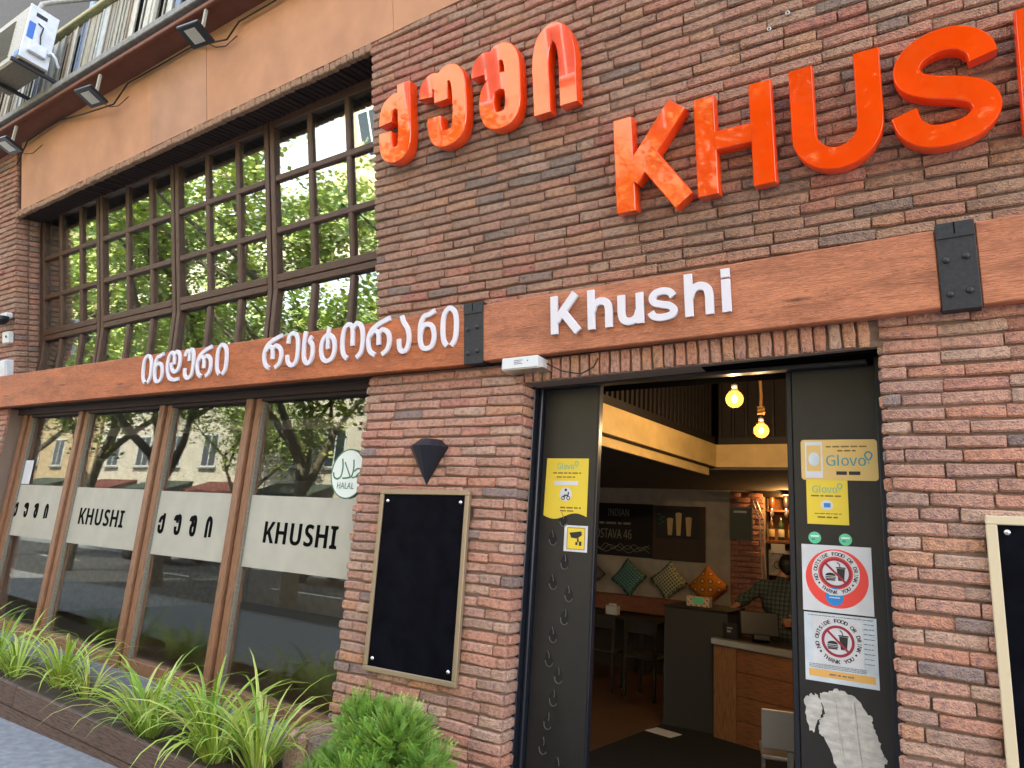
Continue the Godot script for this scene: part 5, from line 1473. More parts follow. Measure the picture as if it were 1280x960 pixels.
	obj("lamp_bulb", lathe_mesh([[0, 0.004], [0.035, 0.004], [0.035, 0.012], [0, 0.012]], 16), M.filament, dl)
	var l := OmniLight3D.new()
	l.name = "shelf_light"
	l.position = Vector3(0, -0.03, 0)
	l.light_color = c8(255, 190, 110)
	l.light_energy = 0.09
	l.light_size = 0.03
	l.omni_range = 8.0
	l.omni_attenuation = 2.0
	l.shadow_enabled = true
	dl.add_child(l, true)

# ---------------------------------------------------------------- the person at the bar
# joints joined by tapered capsules in a distance field, meshed as surface nets
func nets(s: SurfaceTool, bones: Array, cell: float, k: float) -> void:
	var lo := Vector3(1e9, 1e9, 1e9)
	var hi := -lo
	for b in bones:
		var r := maxf(b[2], b[3])
		for q in 2:
			lo = lo.min(b[q] - Vector3.ONE * (r + cell * 3))
			hi = hi.max(b[q] + Vector3.ONE * (r + cell * 3))
	var n := Vector3i(((hi - lo) / cell).ceil()) + Vector3i.ONE
	var f := PackedFloat32Array()
	f.resize(n.x * n.y * n.z)
	f.fill(1.0)
	for b in bones:
		var A: Vector3 = b[0]
		var B: Vector3 = b[1]
		var ra: float = b[2]
		var rb: float = b[3]
		var pad := maxf(ra, rb) + k + cell * 2
		var p0 := Vector3i(((A.min(B) - Vector3.ONE * pad - lo) / cell).floor()).clamp(Vector3i.ZERO, n - Vector3i.ONE)
		var p1 := Vector3i(((A.max(B) + Vector3.ONE * pad - lo) / cell).ceil()).clamp(Vector3i.ZERO, n - Vector3i.ONE)
		var ab := B - A
		var inv := 1.0 / maxf(ab.length_squared(), 1e-9)
		for z in range(p0.z, p1.z + 1):
			for y in range(p0.y, p1.y + 1):
				var row := (z * n.y + y) * n.x
				for x in range(p0.x, p1.x + 1):
					var pa := lo + Vector3(x, y, z) * cell - A
					var h := clampf(pa.dot(ab) * inv, 0.0, 1.0)
					var d := (pa - ab * h).length() - lerpf(ra, rb, h)
					var o := f[row + x]
					var e := maxf(k - absf(d - o), 0.0) / k
					f[row + x] = minf(d, o) - e * e * k * 0.25
	var id := {}
	var pts: Array = []
	var sx := 1
	var sy := n.x
	var sz := n.x * n.y
	for z in n.z - 1:
		for y in n.y - 1:
			for x in n.x - 1:
				var i := x + y * sy + z * sz
				var neg := 0
				for c in 8:
					if f[i + (c & 1) + ((c >> 1) & 1) * sy + ((c >> 2) & 1) * sz] < 0.0: neg += 1
				if neg == 0 or neg == 8: continue
				var sum := Vector3.ZERO
				var cnt := 0
				for c in 8:
					for ax in 3:
						if c & (1 << ax): continue
						var c2 := c | (1 << ax)
						var v0 := f[i + (c & 1) + ((c >> 1) & 1) * sy + ((c >> 2) & 1) * sz]
						var v1 := f[i + (c2 & 1) + ((c2 >> 1) & 1) * sy + ((c2 >> 2) & 1) * sz]
						if (v0 < 0.0) == (v1 < 0.0): continue
						var t := v0 / (v0 - v1)
						var q := Vector3(c & 1, (c >> 1) & 1, (c >> 2) & 1)
						q[ax] += t
						sum += q
						cnt += 1
				id[i] = pts.size()
				pts.append(lo + (Vector3(x, y, z) + sum / cnt) * cell)
	s.set_smooth_group(1)
	for i in id:
		var x: int = i % n.x
		var y: int = (i / n.x) % n.y
		var z: int = i / sz
		for ax in 3:
			var st: int = [sx, sy, sz][ax]
			var u: int = [sy, sz, sx][ax]
			var v: int = [sz, sx, sy][ax]
			if [y, z, x][ax] == 0 or [z, x, y][ax] == 0: continue
			var v0 := f[i]
			var v1 := f[i + st]
			if (v0 < 0.0) == (v1 < 0.0): continue
			if not (id.has(i - u) and id.has(i - v) and id.has(i - u - v)): continue
			var nn := Vector3.ZERO
			nn[ax] = 1.0 if v0 < 0.0 else -1.0
			quad(s, pts[id[i]], pts[id[i - u]], pts[id[i - u - v]], pts[id[i - v]], nn)

func hand_bones(w: Vector3, fwd: Vector3, side: Vector3, curl: float) -> Array:
	# wrist, direction of the fingers, direction of the thumb; four bent fingers and a thumb
	var up := side.cross(fwd).normalized()
	var out: Array = [[w, w + fwd * 0.05, 0.026, 0.03], [w + fwd * 0.04 + side * 0.02, w + fwd * 0.085 + side * 0.028, 0.02, 0.014], [w + fwd * 0.04 - side * 0.018, w + fwd * 0.08 - side * 0.03, 0.02, 0.013]]
	var ls := [0.072, 0.08, 0.075, 0.058]
	for i in 4:
		var b := w + fwd * (0.088 - 0.004 * absf(i - 1.0)) + side * (0.03 - 0.02 * i)
		var d1 := (fwd * cos(curl * 0.6) - up * sin(curl * 0.6) + side * (0.1 - 0.07 * i)).normalized()
		var d2 := (fwd * cos(curl * 1.5) - up * sin(curl * 1.5)).normalized()
		var m: Vector3 = b + d1 * ls[i] * 0.55
		out.append([b, m, 0.0098, 0.0088])
		out.append([m, m + d2 * ls[i] * 0.5, 0.0085, 0.0072])
	var tb := w + fwd * 0.025 + side * 0.03
	var tm := tb + (fwd * 0.6 + side * 0.75).normalized() * 0.042
	out.append([tb, tm, 0.014, 0.011])
	out.append([tm, tm + (fwd * 0.9 + side * 0.2).normalized() * 0.034, 0.011, 0.0085])
	return out

func build_person() -> void:
	# bent over the far side of the bar, back to the street, left hand on the counter, right hand on the hip
	var pel := Vector3(-1.28, 0.86, -3.86)
	var o := thing("person", "person in a dark checked shirt bending over behind the bar, back to the street", "person", at(pel.x, -0.1, pel.z))
	var off := Vector3(-pel.x, 0.1, -pel.z)
	var chest := Vector3(-1.42, 1.12, -4.02)
	var neck := Vector3(-1.42, 1.37, -4.16)
	var head := Vector3(-1.37, 1.52, -4.2)
	var shl := Vector3(-1.62, 1.27, -4.08)
	var shr := Vector3(-1.22, 1.29, -4.08)
	var ell := Vector3(-1.78, 1.13, -3.9)
	var wrl := Vector3(-1.84, 1.05, -3.72)
	var elr := Vector3(-1.08, 1.07, -3.84)
	var wrr := Vector3(-1.2, 0.97, -3.7)
	var T := func(list: Array) -> Array:
		var q: Array = []
		for b in list: q.append([b[0] + off, b[1] + off, b[2], b[3]])
		return q
	# bare body: neck, head, forearms, hands
	var s := begin()
	nets(s, T.call([[neck, neck.lerp(head, 0.6), 0.06, 0.055], [head + Vector3(0, -0.035, -0.03), head + Vector3(0, 0.03, 0.01), 0.074, 0.088], [head + Vector3(0.02, -0.07, -0.07), head + Vector3(0.01, -0.02, -0.08), 0.035, 0.05], [head + Vector3(0.03, -0.03, -0.115), head + Vector3(0.03, -0.045, -0.13), 0.014, 0.016], [head + Vector3(0.082, -0.02, 0.0), head + Vector3(0.088, 0.02, 0.005), 0.016, 0.02], [head + Vector3(-0.082, -0.02, 0.0), head + Vector3(-0.088, 0.02, 0.005), 0.016, 0.02]]), 0.007, 0.03)
	nets(s, T.call([[ell.lerp(wrl, 0.4), wrl, 0.038, 0.027]] + hand_bones(wrl, Vector3(-0.2, -0.35, 0.9).normalized(), Vector3(0.95, 0.0, 0.2).normalized(), 0.5)), 0.005, 0.012)
	nets(s, T.call([[elr.lerp(wrr, 0.4), wrr, 0.038, 0.027]] + hand_bones(wrr, Vector3(-0.9, -0.15, 0.2).normalized(), Vector3(0.1, 0.95, 0.1).normalized(), 0.55)), 0.005, 0.012)
	obj("body", fin(s), M.skin, o)
	s = begin()
	nets(s, T.call([[head + Vector3(0, 0.012, 0.02), head + Vector3(0, 0.045, 0.0), 0.092, 0.085], [head + Vector3(0, -0.05, 0.05), head + Vector3(0, 0.02, 0.03), 0.055, 0.08], [head + Vector3(0.0, 0.07, -0.05), head + Vector3(0, 0.05, -0.07), 0.05, 0.045]]), 0.009, 0.02)
	obj("hair", fin(s), M.hair, o)
	s = begin()
	nets(s, T.call([[pel + Vector3(-0.06, 0.0, 0), pel + Vector3(0.06, 0.0, 0), 0.135, 0.135], [pel, chest, 0.145, 0.15], [chest + Vector3(-0.07, 0, 0), shl + Vector3(0.06, -0.02, 0), 0.135, 0.085], [chest + Vector3(0.07, 0, 0), shr + Vector3(-0.06, -0.02, 0), 0.135, 0.085], [shl, shr, 0.075, 0.075], [neck + Vector3(0, -0.05, 0.01), neck + Vector3(0, -0.01, 0), 0.078, 0.068], [shl, ell, 0.066, 0.054], [ell, ell.lerp(wrl, 0.5), 0.054, 0.05], [shr, elr, 0.066, 0.054], [elr, elr.lerp(wrr, 0.5), 0.054, 0.05]]), 0.016, 0.05)
	var shirt := pattern_mat("shirt_check", c8(74, 86, 84), c8(26, 30, 36), 4)
	shirt.uv1_scale = Vector3(11, 11, 11)
	obj("shirt", fin(s), shirt, o)
	s = begin()
	for k in [-1.0, 1.0]:
		var hip := pel + Vector3(0.085 * k, -0.03, 0)
		var knee := pel + Vector3(0.1 * k, -0.48, 0.02)
		var foot := pel + Vector3(0.11 * k, -0.9, -0.04)
		nets(s, T.call([[hip, knee, 0.098, 0.064], [knee, foot, 0.06, 0.045]]), 0.018, 0.03)
	obj("trousers", fin(s), M.trousers, o)
	s = begin()
	for k in [-1.0, 1.0]:
		var foot := pel + Vector3(0.11 * k, -0.92, -0.04)
		nets(s, T.call([[foot, foot + Vector3(0, 0, -0.16), 0.043, 0.038]]), 0.015, 0.02)
	obj("shoe", fin(s), M.dark_plastic, o)

# ---------------------------------------------------------------- planting
func blade_mesh(ln: float, wd: float, a0: float, bend: float, twist: float) -> ArrayMesh:
	var s := begin()
	s.set_smooth_group(1)
	var n := 7
	var p := Vector3.ZERO
	var a := a0
	var rows: Array = []
	for i in n + 1:
		var t := float(i) / n
		var w := wd * (0.55 + 1.6 * t) * (1.0 - t) * 1.15 + 0.0006
		if i == 0: w = wd * 0.55
		var sd := Vector3(cos(twist * t), 0, sin(twist * t))
		var d := Vector3(0, cos(a), sin(a))
		var up := sd.cross(d).normalized()
		rows.append([p - sd * w * 0.5 + up * w * 0.16, p, p + sd * w * 0.5 + up * w * 0.16, up])
		p += d * ln / n
		a = minf(a + bend / n * (0.4 + 1.5 * t), 2.6)
	var edge := Color(1.0, 1.0, 0.8)
	var core := Color(0.62, 0.72, 0.5)
	for i in n:
		for k in 2:
			var q := [rows[i][k], rows[i][k + 1], rows[i + 1][k + 1], rows[i + 1][k]]
			var c := [edge if k == 0 else core, core if k == 0 else edge, core if k == 0 else edge, edge if k == 0 else core]
			var order := [0, 1, 2, 0, 2, 3]
			if (q[1] - q[0]).cross(q[2] - q[0]).dot(rows[i][3]) > 0: order = [0, 2, 1, 0, 3, 2]
			for j in order:
				s.set_color(c[j])
				s.add_vertex(q[j])
	return fin(s)

func build_planting() -> void:
	var tilt := Transform3D(Basis(Vector3(0, 0, 1), -0.031), Vector3(-7.2, 0, 0))
	tag(obj("window_ledge", box_mesh(Vector3(-5.2, -0.5, -0.3), Vector3(3.24, 0.072, 0.2), 0.015), M.sill_stone, self, Transform3D(Basis(Vector3(0, 0, 1), -0.02), Vector3(-7.2, 0, 0))), "grey stone ledge under the shop window behind the grasses", "ledge")
	var pl := thing("planter", "long low planter of dark weathered planks along the shop window", "planter", tilt)
	var s := begin()
	for seg in [[-5.2, -2.6], [-2.59, 0.4], [0.41, 3.45]]:
		obj("plank", box_mesh(Vector3(seg[0], -0.083, 0.795), Vector3(seg[1], 0.09, 0.838), 0.008), M.planter_wood, pl)
		obj("plank", box_mesh(Vector3(seg[0] - 0.3, -0.34, 0.79), Vector3(seg[1] - 0.3, -0.09, 0.832), 0.008), M.planter_wood, pl)
	obj("end_plank", box_mesh(Vector3(3.41, -0.34, 0.2), Vector3(3.45, 0.085, 0.793), 0.008), M.planter_wood, pl)
	# earth, slightly lumpy
	s = begin()
	s.set_smooth_group(1)
	var nz := FastNoiseLite.new()
	nz.seed = 5
	nz.frequency = 4.0
	var H := func(i: int, j: int) -> Vector3:
		var x := -5.2 + i * 0.06
		var z := 0.19 + j * 0.0608
		return Vector3(x, 0.012 + 0.025 * nz.get_noise_2d(x, z) + 0.01 * nz.get_noise_2d(x * 4.0, z * 4.0), z)
	for i in 144:
		for j in 10:
			quad(s, H.call(i, j), H.call(i + 1, j), H.call(i + 1, j + 1), H.call(i, j + 1), Vector3.UP)
	obj("earth", fin(s), M.soil, pl)
	var bl := thing("stone_block", "worn brownish stone block at the end of the planter below the brick pillar", "block", at(-3.98, -0.3, 0.03))
	obj("block", box_mesh(Vector3(0, 0, 0), Vector3(0.2, 0.49, 0.33), 0.035), M.brick_4, bl)
	obj("block", box_mesh(Vector3(0.208, 0, 0.005), Vector3(0.42, 0.485, 0.32), 0.035), M.brick_7, bl)
	# grasses: every blade is a leaf of its own
	var blades: Array = []
	for i in 14:
		blades.append(blade_mesh(rng.randf_range(0.5, 0.82), rng.randf_range(0.022, 0.034), rng.randf_range(0.08, 0.4), rng.randf_range(1.2, 3.0), rng.randf_range(-0.8, 0.8)))
	var spots := [[-8.75, 0.5, 0.9, 34, "grass tuft at the far left end of the planter, cut by the view"], [-8.05, 0.48, 0.95, 40, "grass tuft second from the left in the planter, dense and dark at its base"], [-7.45, 0.56, 0.85, 40, "broad low grass tuft left of the one with long arching blades"], [-6.88, 0.43, 1.0, 56, "grass tuft with long arching blades before the second window pane"], [-6.42, 0.42, 0.74, 30, "small upright yellowish grass tuft standing apart on bare soil"], [-5.5, 0.5, 0.85, 46, "dark green grass tuft leaning over the planter edge before the third pane"], [-5.18, 0.6, 0.98, 62, "wide arching grass tuft spilling over the front plank"], [-4.72, 0.42, 1.05, 60, "tall grass tuft before the wooden post of the last pane"], [-4.42, 0.56, 1.0, 62, "thick grass tuft just left of the rightmost one"], [-4.02, 0.5, 1.08, 64, "rightmost grass tuft with tall upright blades next to the stone block"]]
	for g in spots:
		var t := thing("grass_plant", g[4], "grass plant", at(g[0], 0.015 - 0.031 * (g[0] + 7.2), g[1]), "variegated grasses in the planter")
		for i in int(g[3] * 1.05):
			var az := rng.randf() * TAU
			var r := rng.randf_range(0.0, 0.075)
			var b := Basis(Vector3(0, 1, 0), az) * Basis(Vector3(1, 0, 0), rng.randf_range(-0.05, 0.42)) * Basis.from_scale(Vector3(1, 1, 1) * g[2] * rng.randf_range(0.7, 1.2))
			obj("leaf", blades[rng.randi() % 14], M["grass_dry" if rng.randf() < 0.06 else ["grass_a", "grass_a", "grass_b", "grass_c"][rng.randi() % 4]], t, Transform3D(b, Vector3(sin(az) * r, -0.01, cos(az) * r)))
	# round conifer in front of the brick pillar
	s = begin()
	var leaf_quad := func(a: Vector3, d: Vector3, side: Vector3, ln: float, w: float) -> void:
		quad(s, a, a + d * ln * 0.5 + side * w, a + d * ln, a + d * ln * 0.5 - side * w, side.cross(d))
	s.set_color(Color.WHITE)
	for i in 7:
		var y := 0.011 * i
		for k in [-1.0, 1.0]:
			s.set_color(Color(0.72, 0.8, 0.7).lerp(Color(1.0, 1.0, 0.9), i / 6.0))
			leaf_quad.call(Vector3(0, y, 0), Vector3(0.66 * k, 0.74, 0.12), Vector3(0.74, -0.66 * k, 0), 0.036 - 0.0035 * i, 0.0028)
			leaf_quad.call(Vector3(0.012 * k, y + 0.013, 0.002), Vector3(0.2 * k, 0.96, 0.25), Vector3(0.96, -0.2 * k, 0), 0.018, 0.0022)
	leaf_quad.call(Vector3(0, 0.06, 0), Vector3.UP, Vector3.RIGHT, 0.03, 0.003)
	leaf_quad.call(Vector3(0, 0, 0), Vector3(0, 0.97, 0.2), Vector3.RIGHT, 0.07, 0.002)
	var spray := fin(s)
	var bush := thing("round_bush", "bright green feathery conifer bush in front of the brick pillar", "bush", Transform3D(Basis.from_scale(Vector3(0.84, 0.8, 0.84)), Vector3(-2.87, -0.2, 0.6)))
	var lobes := [[Vector3(-0.05, 0.62, -0.05), 0.27], [Vector3(-0.3, 0.34, 0.1), 0.23], [Vector3(0.12, 0.72, -0.02), 0.2], [Vector3(-0.2, 0.78, -0.04), 0.15], [Vector3(0.02, 0.38, 0.1), 0.3], [Vector3(-0.22, 0.12, 0.05), 0.28], [Vector3(0.42, 0.62, 0.0), 0.12], [Vector3(0.3, 0.4, 0.04), 0.18], [Vector3(0.32, 0.18, 0.05), 0.24], [Vector3(0.02, 0.08, 0.12), 0.3], [Vector3(0.46, 0.34, 0.0), 0.1]]
	var mm := MultiMesh.new()
	mm.transform_format = MultiMesh.TRANSFORM_3D
	mm.use_colors = true
	mm.mesh = spray
	var xs: Array = []
	var cs: Array = []
	for L in lobes:
		var num := int(8500.0 * L[1] * L[1])
		for i in num:
			var d := Vector3(rng.randfn(), rng.randfn(), rng.randfn()).normalized()
			if rng.randf() < 0.25 and d.y < -0.2: continue
			var clump := 0.5 + 0.5 * sin(d.x * 9.0 + L[0].x * 20.0) * sin(d.y * 8.0 + 1.0) * sin(d.z * 9.0)
			var rad: float = L[1] * (0.5 + 0.55 * sqrt(rng.randf()) * (0.5 + 0.7 * clump))
			var dir := (d + Vector3(rng.randfn(), rng.randfn() + 0.9, rng.randfn()) * 0.45).normalized()
			var b := frame_of(dir) * Basis(Vector3(0, 1, 0), rng.randf() * TAU) * Basis.from_scale(Vector3.ONE * rng.randf_range(0.8, 2.0))
			xs.append(Transform3D(b, L[0] + d * rad))
			var v := rng.randf_range(0.55, 1.0)
			cs.append(Color(v * rng.randf_range(0.75, 1.05), v, v * 0.8))
	mm.instance_count = xs.size()
	for i in xs.size():
		mm.set_instance_transform(i, xs[i])
		mm.set_instance_color(i, cs[i])
	var mi := MultiMeshInstance3D.new()
	mi.name = "foliage"
	mi.multimesh = mm
	mi.material_override = M.thuja
	tag(mi, "", "", "", "stuff")
	bush.add_child(mi, true)
	for i in 16:
		var d := Vector3(rng.randf_range(-1, 1), rng.randf_range(0.4, 1.2), rng.randf_range(-0.6, 0.8)).normalized()
		var e := Vector3(0, 0.05, 0) + d * rng.randf_range(0.4, 0.62)
		obj("twig", tube_mesh([Vector3(0, -0.1, 0), Vector3(0, 0.05, 0) + d * 0.2, e], [0.02, 0.011, 0.003], 5), M.twig, bush)

# ---------------------------------------------------------------- the street, seen in the glass
func build_ground() -> void:
	tag(obj("ground", box_mesh(Vector3(-200, -0.6, -100), Vector3(200, -0.35, 200), 0.0), M.asphalt), "plain ground around the street", "ground", "", "structure")
	tag(obj("pavement", box_mesh(Vector3(-90, -0.34, -0.3), Vector3(40, -0.2, 5.0), 0.02), M.pavement), "bluish grey pavement in front of the restaurant", "pavement", "", "structure")
	tag(obj("kerb", box_mesh(Vector3(-90, -0.345, 5.004), Vector3(40, -0.19, 5.15), 0.02), M.concrete), "stone kerb between pavement and road", "kerb", "", "structure")
	tag(obj("road", box_mesh(Vector3(-90, -0.349, 5.154), Vector3(40, -0.33, 14.5), 0.0), M.asphalt), "asphalt road in front of the restaurant", "road", "", "structure")
	var s := begin()
	for i in 16: box(s, Vector3(-80 + 7.0 * i, -0.33, 9.75), Vector3(-77 + 7.0 * i, -0.326, 9.9), 0.0)
	tag(obj("road_markings", fin(s), M.road_paint), "dashed white line along the road", "road marking", "", "structure")
	tag(obj("far_pavement", box_mesh(Vector3(-90, -0.348, 14.5), Vector3(40, -0.2, 17.6), 0.02), M.pavement), "pavement on the other side of the road", "pavement", "", "structure")

func tree_limbs(s: SurfaceTool, a: Vector3, d: Vector3, ln: float, r: float, level: int, tips: Array) -> void:
	var pts: Array = [a]
	var rs: Array = [r]
	var p := a
	for i in 4:
		d = (d + Vector3(rng.randf_range(-0.2, 0.2), rng.randf_range(-0.02, 0.12), rng.randf_range(-0.2, 0.2))).normalized()
		p += d * ln / 4.0
		pts.append(p)
		rs.append(r * (1.0 - 0.12 * (i + 1)))
		if level >= 2 or (level == 1 and i > 1): tips.append(p)
	tube(s, pts, rs, 9 if level == 0 else 6, false)
	if level >= 3: return
	var kids: int = [4, 3, 3][level]
	for k in kids:
		var az: float = TAU * (k + rng.randf_range(-0.3, 0.3)) / kids + level
		var out := Vector3(cos(az), rng.randf_range(0.35, 1.1), sin(az)).normalized()
		tree_limbs(s, pts[4 if k < 2 else 3], (d * 0.5 + out).normalized(), ln * rng.randf_range(0.66, 0.86), r * 0.55, level + 1, tips)

func build_street() -> void:
	# plane trees along the kerb
	var labels := ["plane tree by the kerb opposite the door", "plane tree by the kerb, second along the street from the door", "plane tree by the kerb, third along the street", "plane tree by the kerb, fourth along the street", "plane tree by the kerb, fifth along the street", "plane tree by the kerb, sixth and farthest along the street", "plane tree by the kerb right of the door", "plane tree on the far pavement opposite the door", "plane tree on the far pavement, second from the door", "plane tree on the far pavement, third along the street"]
	var protos: Array = []
	var leaf_s := begin()
	for i in 3:
		var a := TAU * i / 3.0
		var d := Vector3(cos(a), 0.25, sin(a)).normalized()
		var sd := Vector3(-sin(a), 0, cos(a))
		var o := d * 0.02
		leaf_s.set_color(Color.WHITE)
		quad(leaf_s, o, o + d * 0.075 + sd * 0.055, o + d * 0.15, o + d * 0.075 - sd * 0.055, Vector3.UP)
	var leaf_m := fin(leaf_s)
	for v in 2:
		var t := thing("plane_tree", labels[v], "tree", at([-1.5, -8.2][v], -0.3, [7.4, 7.0][v]), "plane trees along the kerb")
		var s := begin()
		var tips: Array = []
		tree_limbs(s, Vector3.ZERO, Vector3(0.05 - 0.12 * v, 1, 0.03).normalized(), 3.1, 0.2, 0, tips)
		obj("trunk", fin(s), M.bark, t)
		var mm := MultiMesh.new()
		mm.transform_format = MultiMesh.TRANSFORM_3D
		mm.use_colors = true
		mm.mesh = leaf_m
		mm.instance_count = tips.size() * 15
		var i := 0
		for tip in tips:
			for k in 15:
				var q: Vector3 = tip + Vector3(rng.randfn(), rng.randfn() * 0.75, rng.randfn()) * 0.27
				var b := Basis.from_euler(Vector3(rng.randf_range(-0.8, 0.8), rng.randf() * TAU, rng.randf_range(-0.8, 0.8))) * Basis.from_scale(Vector3.ONE * rng.randf_range(0.7, 1.25))
				mm.set_instance_transform(i, Transform3D(b, q))
				var g := rng.randf_range(0.65, 1.05)
				mm.set_instance_color(i, Color(g * rng.randf_range(0.8, 1.1), g, g * rng.randf_range(0.6, 0.9)))
				i += 1
		var mi := MultiMeshInstance3D.new()
		mi.name = "crown"
		mi.multimesh = mm
		mi.material_override = M.plane_leaf
		tag(mi, "", "", "", "stuff")
		t.add_child(mi, true)
		protos.append(t)
	for i in [2, 3, 4, 5, 6, 7, 8, 9]:
		var x: float = [0, 0, -13.4, -18.2, -23.6, -30.0, 1.9, -0.6, -7.5, -25.0][i]
		copy_of(protos[i % 2], labels[i], Transform3D(Basis(Vector3(0, 1, 0), 1.3 * i).scaled(Vector3.ONE * (1.16 if i < 7 else 1.0)), Vector3(x, -0.3, 6.9 + 0.25 * (i % 3) + (8.3 if i > 6 else 0.0))))
	# houses opposite
	var houses := [[-72.0, -44.0, 13.0, "wall_tan", "tan apartment house at the far end of the opposite side"], [-43.6, -21.0, 9.6, "wall_white", "white apartment house opposite with balconies"], [-20.6, -4.0, 14.5, "wall_cream", "cream apartment house opposite the shop window"], [-3.4, 16.0, 10.5, "wall_white", "white house opposite the door"]]
	for h in houses:
		var b := thing("apartment_house", h[4], "building", at(h[0], -0.3, 17.6), "houses across the street")
		var W: float = h[1] - h[0]
		obj("wall", box_mesh(Vector3(0, 0, 0), Vector3(W, h[2], 10), 0.03), M[h[3]], b)
		obj("cornice", box_mesh(Vector3(-0.2, h[2], -0.35), Vector3(W + 0.2, h[2] + 0.35, 10.2), 0.05), M.concrete, b)
		obj("plinth", box_mesh(Vector3(0, 0, -0.06), Vector3(W, 0.9, -0.004), 0.02), M.sill_stone, b)
		var sx := 1.0
		while sx < W - 4.5:
			var sf := obj("shop_front", box_mesh(Vector3(sx, 0.3, -0.05), Vector3(sx + 3.8, 3.0, -0.006), 0.01), M.header_dark, b)
			obj("pane", box_mesh(Vector3(sx + 0.15, 0.7, -0.056), Vector3(sx + 2.5, 2.8, -0.052), 0.0), M.window_dark, sf)
			obj("pane", box_mesh(Vector3(sx + 2.65, 0.35, -0.056), Vector3(sx + 3.65, 2.8, -0.052), 0.0), M.window_dark, sf)
			obj("awning", prism_mesh(PackedVector2Array([Vector2(0, 3.75), Vector2(1.5, 3.2), Vector2(1.5, 2.95), Vector2(1.45, 2.95), Vector2(1.45, 3.16), Vector2(0, 3.65)]), 0.0, 3.9), M.awning if int(sx) % 2 == 0 else M.awning_red, sf, Transform3D(Basis(Vector3(0, 1, 0), PI / 2), Vector3(sx - 0.05, 0, -0.02)))
			sx += 5.3
		var y := 4.5
		while y < h[2] - 2.0:
			var x := 1.2
			while x < W - 1.6:
				var f := obj("window", box_mesh(Vector3(x, y, -0.05), Vector3(x + 1.3, y + 1.8, -0.004), 0.015), M.white_plastic, b)
				obj("pane", box_mesh(Vector3(x + 0.09, y + 0.09, -0.056), Vector3(x + 0.61, y + 1.71, -0.052), 0.0), M.window_dark, f)
				obj("pane", box_mesh(Vector3(x + 0.69, y + 0.09, -0.056), Vector3(x + 1.21, y + 1.71, -0.052), 0.0), M.window_dark, f)
				obj("sill", box_mesh(Vector3(x - 0.08, y - 0.1, -0.16), Vector3(x + 1.38, y - 0.02, -0.003), 0.01), M.concrete, f)
				x += 3.1
			y += 3.2
	# parked cars
	var car := thing("parked_car", "pale car parked across the road opposite the shop window", "car", at(-17.0, -0.33, 12.9), "cars parked across the road")
	var prof := smooth_path([Vector2(-2.1, .35), Vector2(-2.12, .75), Vector2(-1.2, .92), Vector2(-.55, 1.42), Vector2(.2, 1.5), Vector2(1.1, 1.4), Vector2(1.75, 1.0), Vector2(2.1, .9), Vector2(2.1, .35)], 4)
	obj("body", prism_mesh(prof, -0.85, 0.85), M.car_white, car)
	for z in [-0.853, 0.853]:
		var s := begin()
		prism(s, PackedVector2Array([Vector2(-1.0, .98), Vector2(-.5, 1.36), Vector2(.2, 1.42), Vector2(.2, .98)]), minf(z, z * 1.003), maxf(z, z * 1.003), Transform3D(), true)
		prism(s, PackedVector2Array([Vector2(.28, .98), Vector2(.28, 1.42), Vector2(1.0, 1.33), Vector2(1.5, .98)]), minf(z, z * 1.003), maxf(z, z * 1.003), Transform3D(), true)
		obj("side_window", fin(s), M.window_dark, car)
	for p in [[-1.3, -0.78], [1.3, -0.78], [-1.3, 0.78], [1.3, 0.78]]:
		obj("wheel", lathe_mesh([[0, -0.1], [0.3, -0.1], [0.33, -0.06], [0.33, 0.06], [0.3, 0.1], [0, 0.1]], 20, Transform3D(Basis(Vector3(1, 0, 0), PI / 2), Vector3(p[0], 0.33, p[1]))), M.tyre, car)
	var c2 := copy_of(car, "grey car parked across the road farther along the street", at(-27.5, -0.33, 12.9))
	for o in c2.get_children():
		if str(o.name).begins_with("body"): o.material_override = M.car_grey

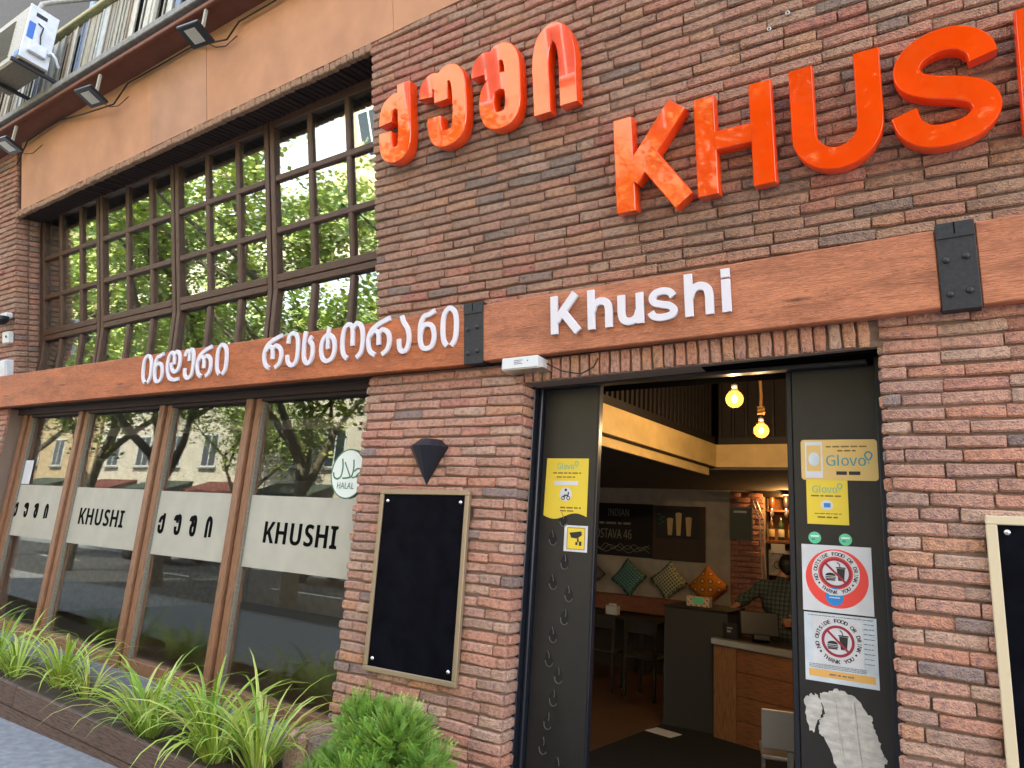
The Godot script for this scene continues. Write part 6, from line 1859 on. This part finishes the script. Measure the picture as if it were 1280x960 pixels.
# ---------------------------------------------------------------- scene
func _ready() -> void:
	rng.seed = 46
	# camera
	var cam := Camera3D.new()
	cam.name = "camera"
	cam.fov = 59.49
	cam.near = 0.05
	cam.far = 600.0
	cam.transform = Transform3D(Basis(Vector3(0.853503, 0.0679667, -0.5166364), Vector3(0.059776, 0.9721417, 0.2266436), Vector3(0.517648, -0.2243234, 0.8256631)), EYE)
	add_child(cam)
	cam.current = true
	# sky, sun, exposure
	var sky_m := ProceduralSkyMaterial.new()
	sky_m.sky_top_color = Color(0.55, 0.60, 0.69)
	sky_m.sky_horizon_color = Color(0.95, 0.92, 0.87)
	sky_m.sky_curve = 0.18
	sky_m.ground_bottom_color = Color(0.3, 0.29, 0.28)
	sky_m.ground_horizon_color = Color(0.6, 0.62, 0.64)
	var sky := Sky.new()
	sky.sky_material = sky_m
	var env := Environment.new()
	env.background_mode = Environment.BG_SKY
	env.sky = sky
	env.tonemap_mode = Environment.TONE_MAPPER_LINEAR
	env.tonemap_exposure = 6.6
	env.background_energy_multiplier = 1.35
	env.sdfgi_enabled = true
	env.ssao_enabled = true
	env.ssil_enabled = true
	var we := WorldEnvironment.new()
	we.name = "world_environment"
	we.environment = env
	add_child(we)
	var sun := DirectionalLight3D.new()
	sun.name = "sun"
	sun.light_energy = 1.25
	sun.light_color = Color(1.0, 0.95, 0.86)
	sun.light_angular_distance = 0.5
	sun.shadow_enabled = true
	add_child(sun)
	sun.look_at_from_position(Vector3.ZERO, Vector3(-0.35, -1.15, 1.0), Vector3.UP)   # stands behind the building: the front is in shade
	up_frame = Transform3D(Basis(Vector3(1, 0, 0), LEAN), Vector3(0, SPRING, 0))
	make_materials()
	make_bricks()
	build_ground()
	build_walls()
	build_shell()
	build_beams()
	build_anchors()
	build_upper_window()
	build_shop_window()
	build_street()
	build_room()
	build_door()
	build_boards()
	build_letters()
	build_planting()
	build_person()
	for n in find_children("*", "GeometryInstance3D", true, false):
		n.cast_shadow = GeometryInstance3D.SHADOW_CASTING_SETTING_ON
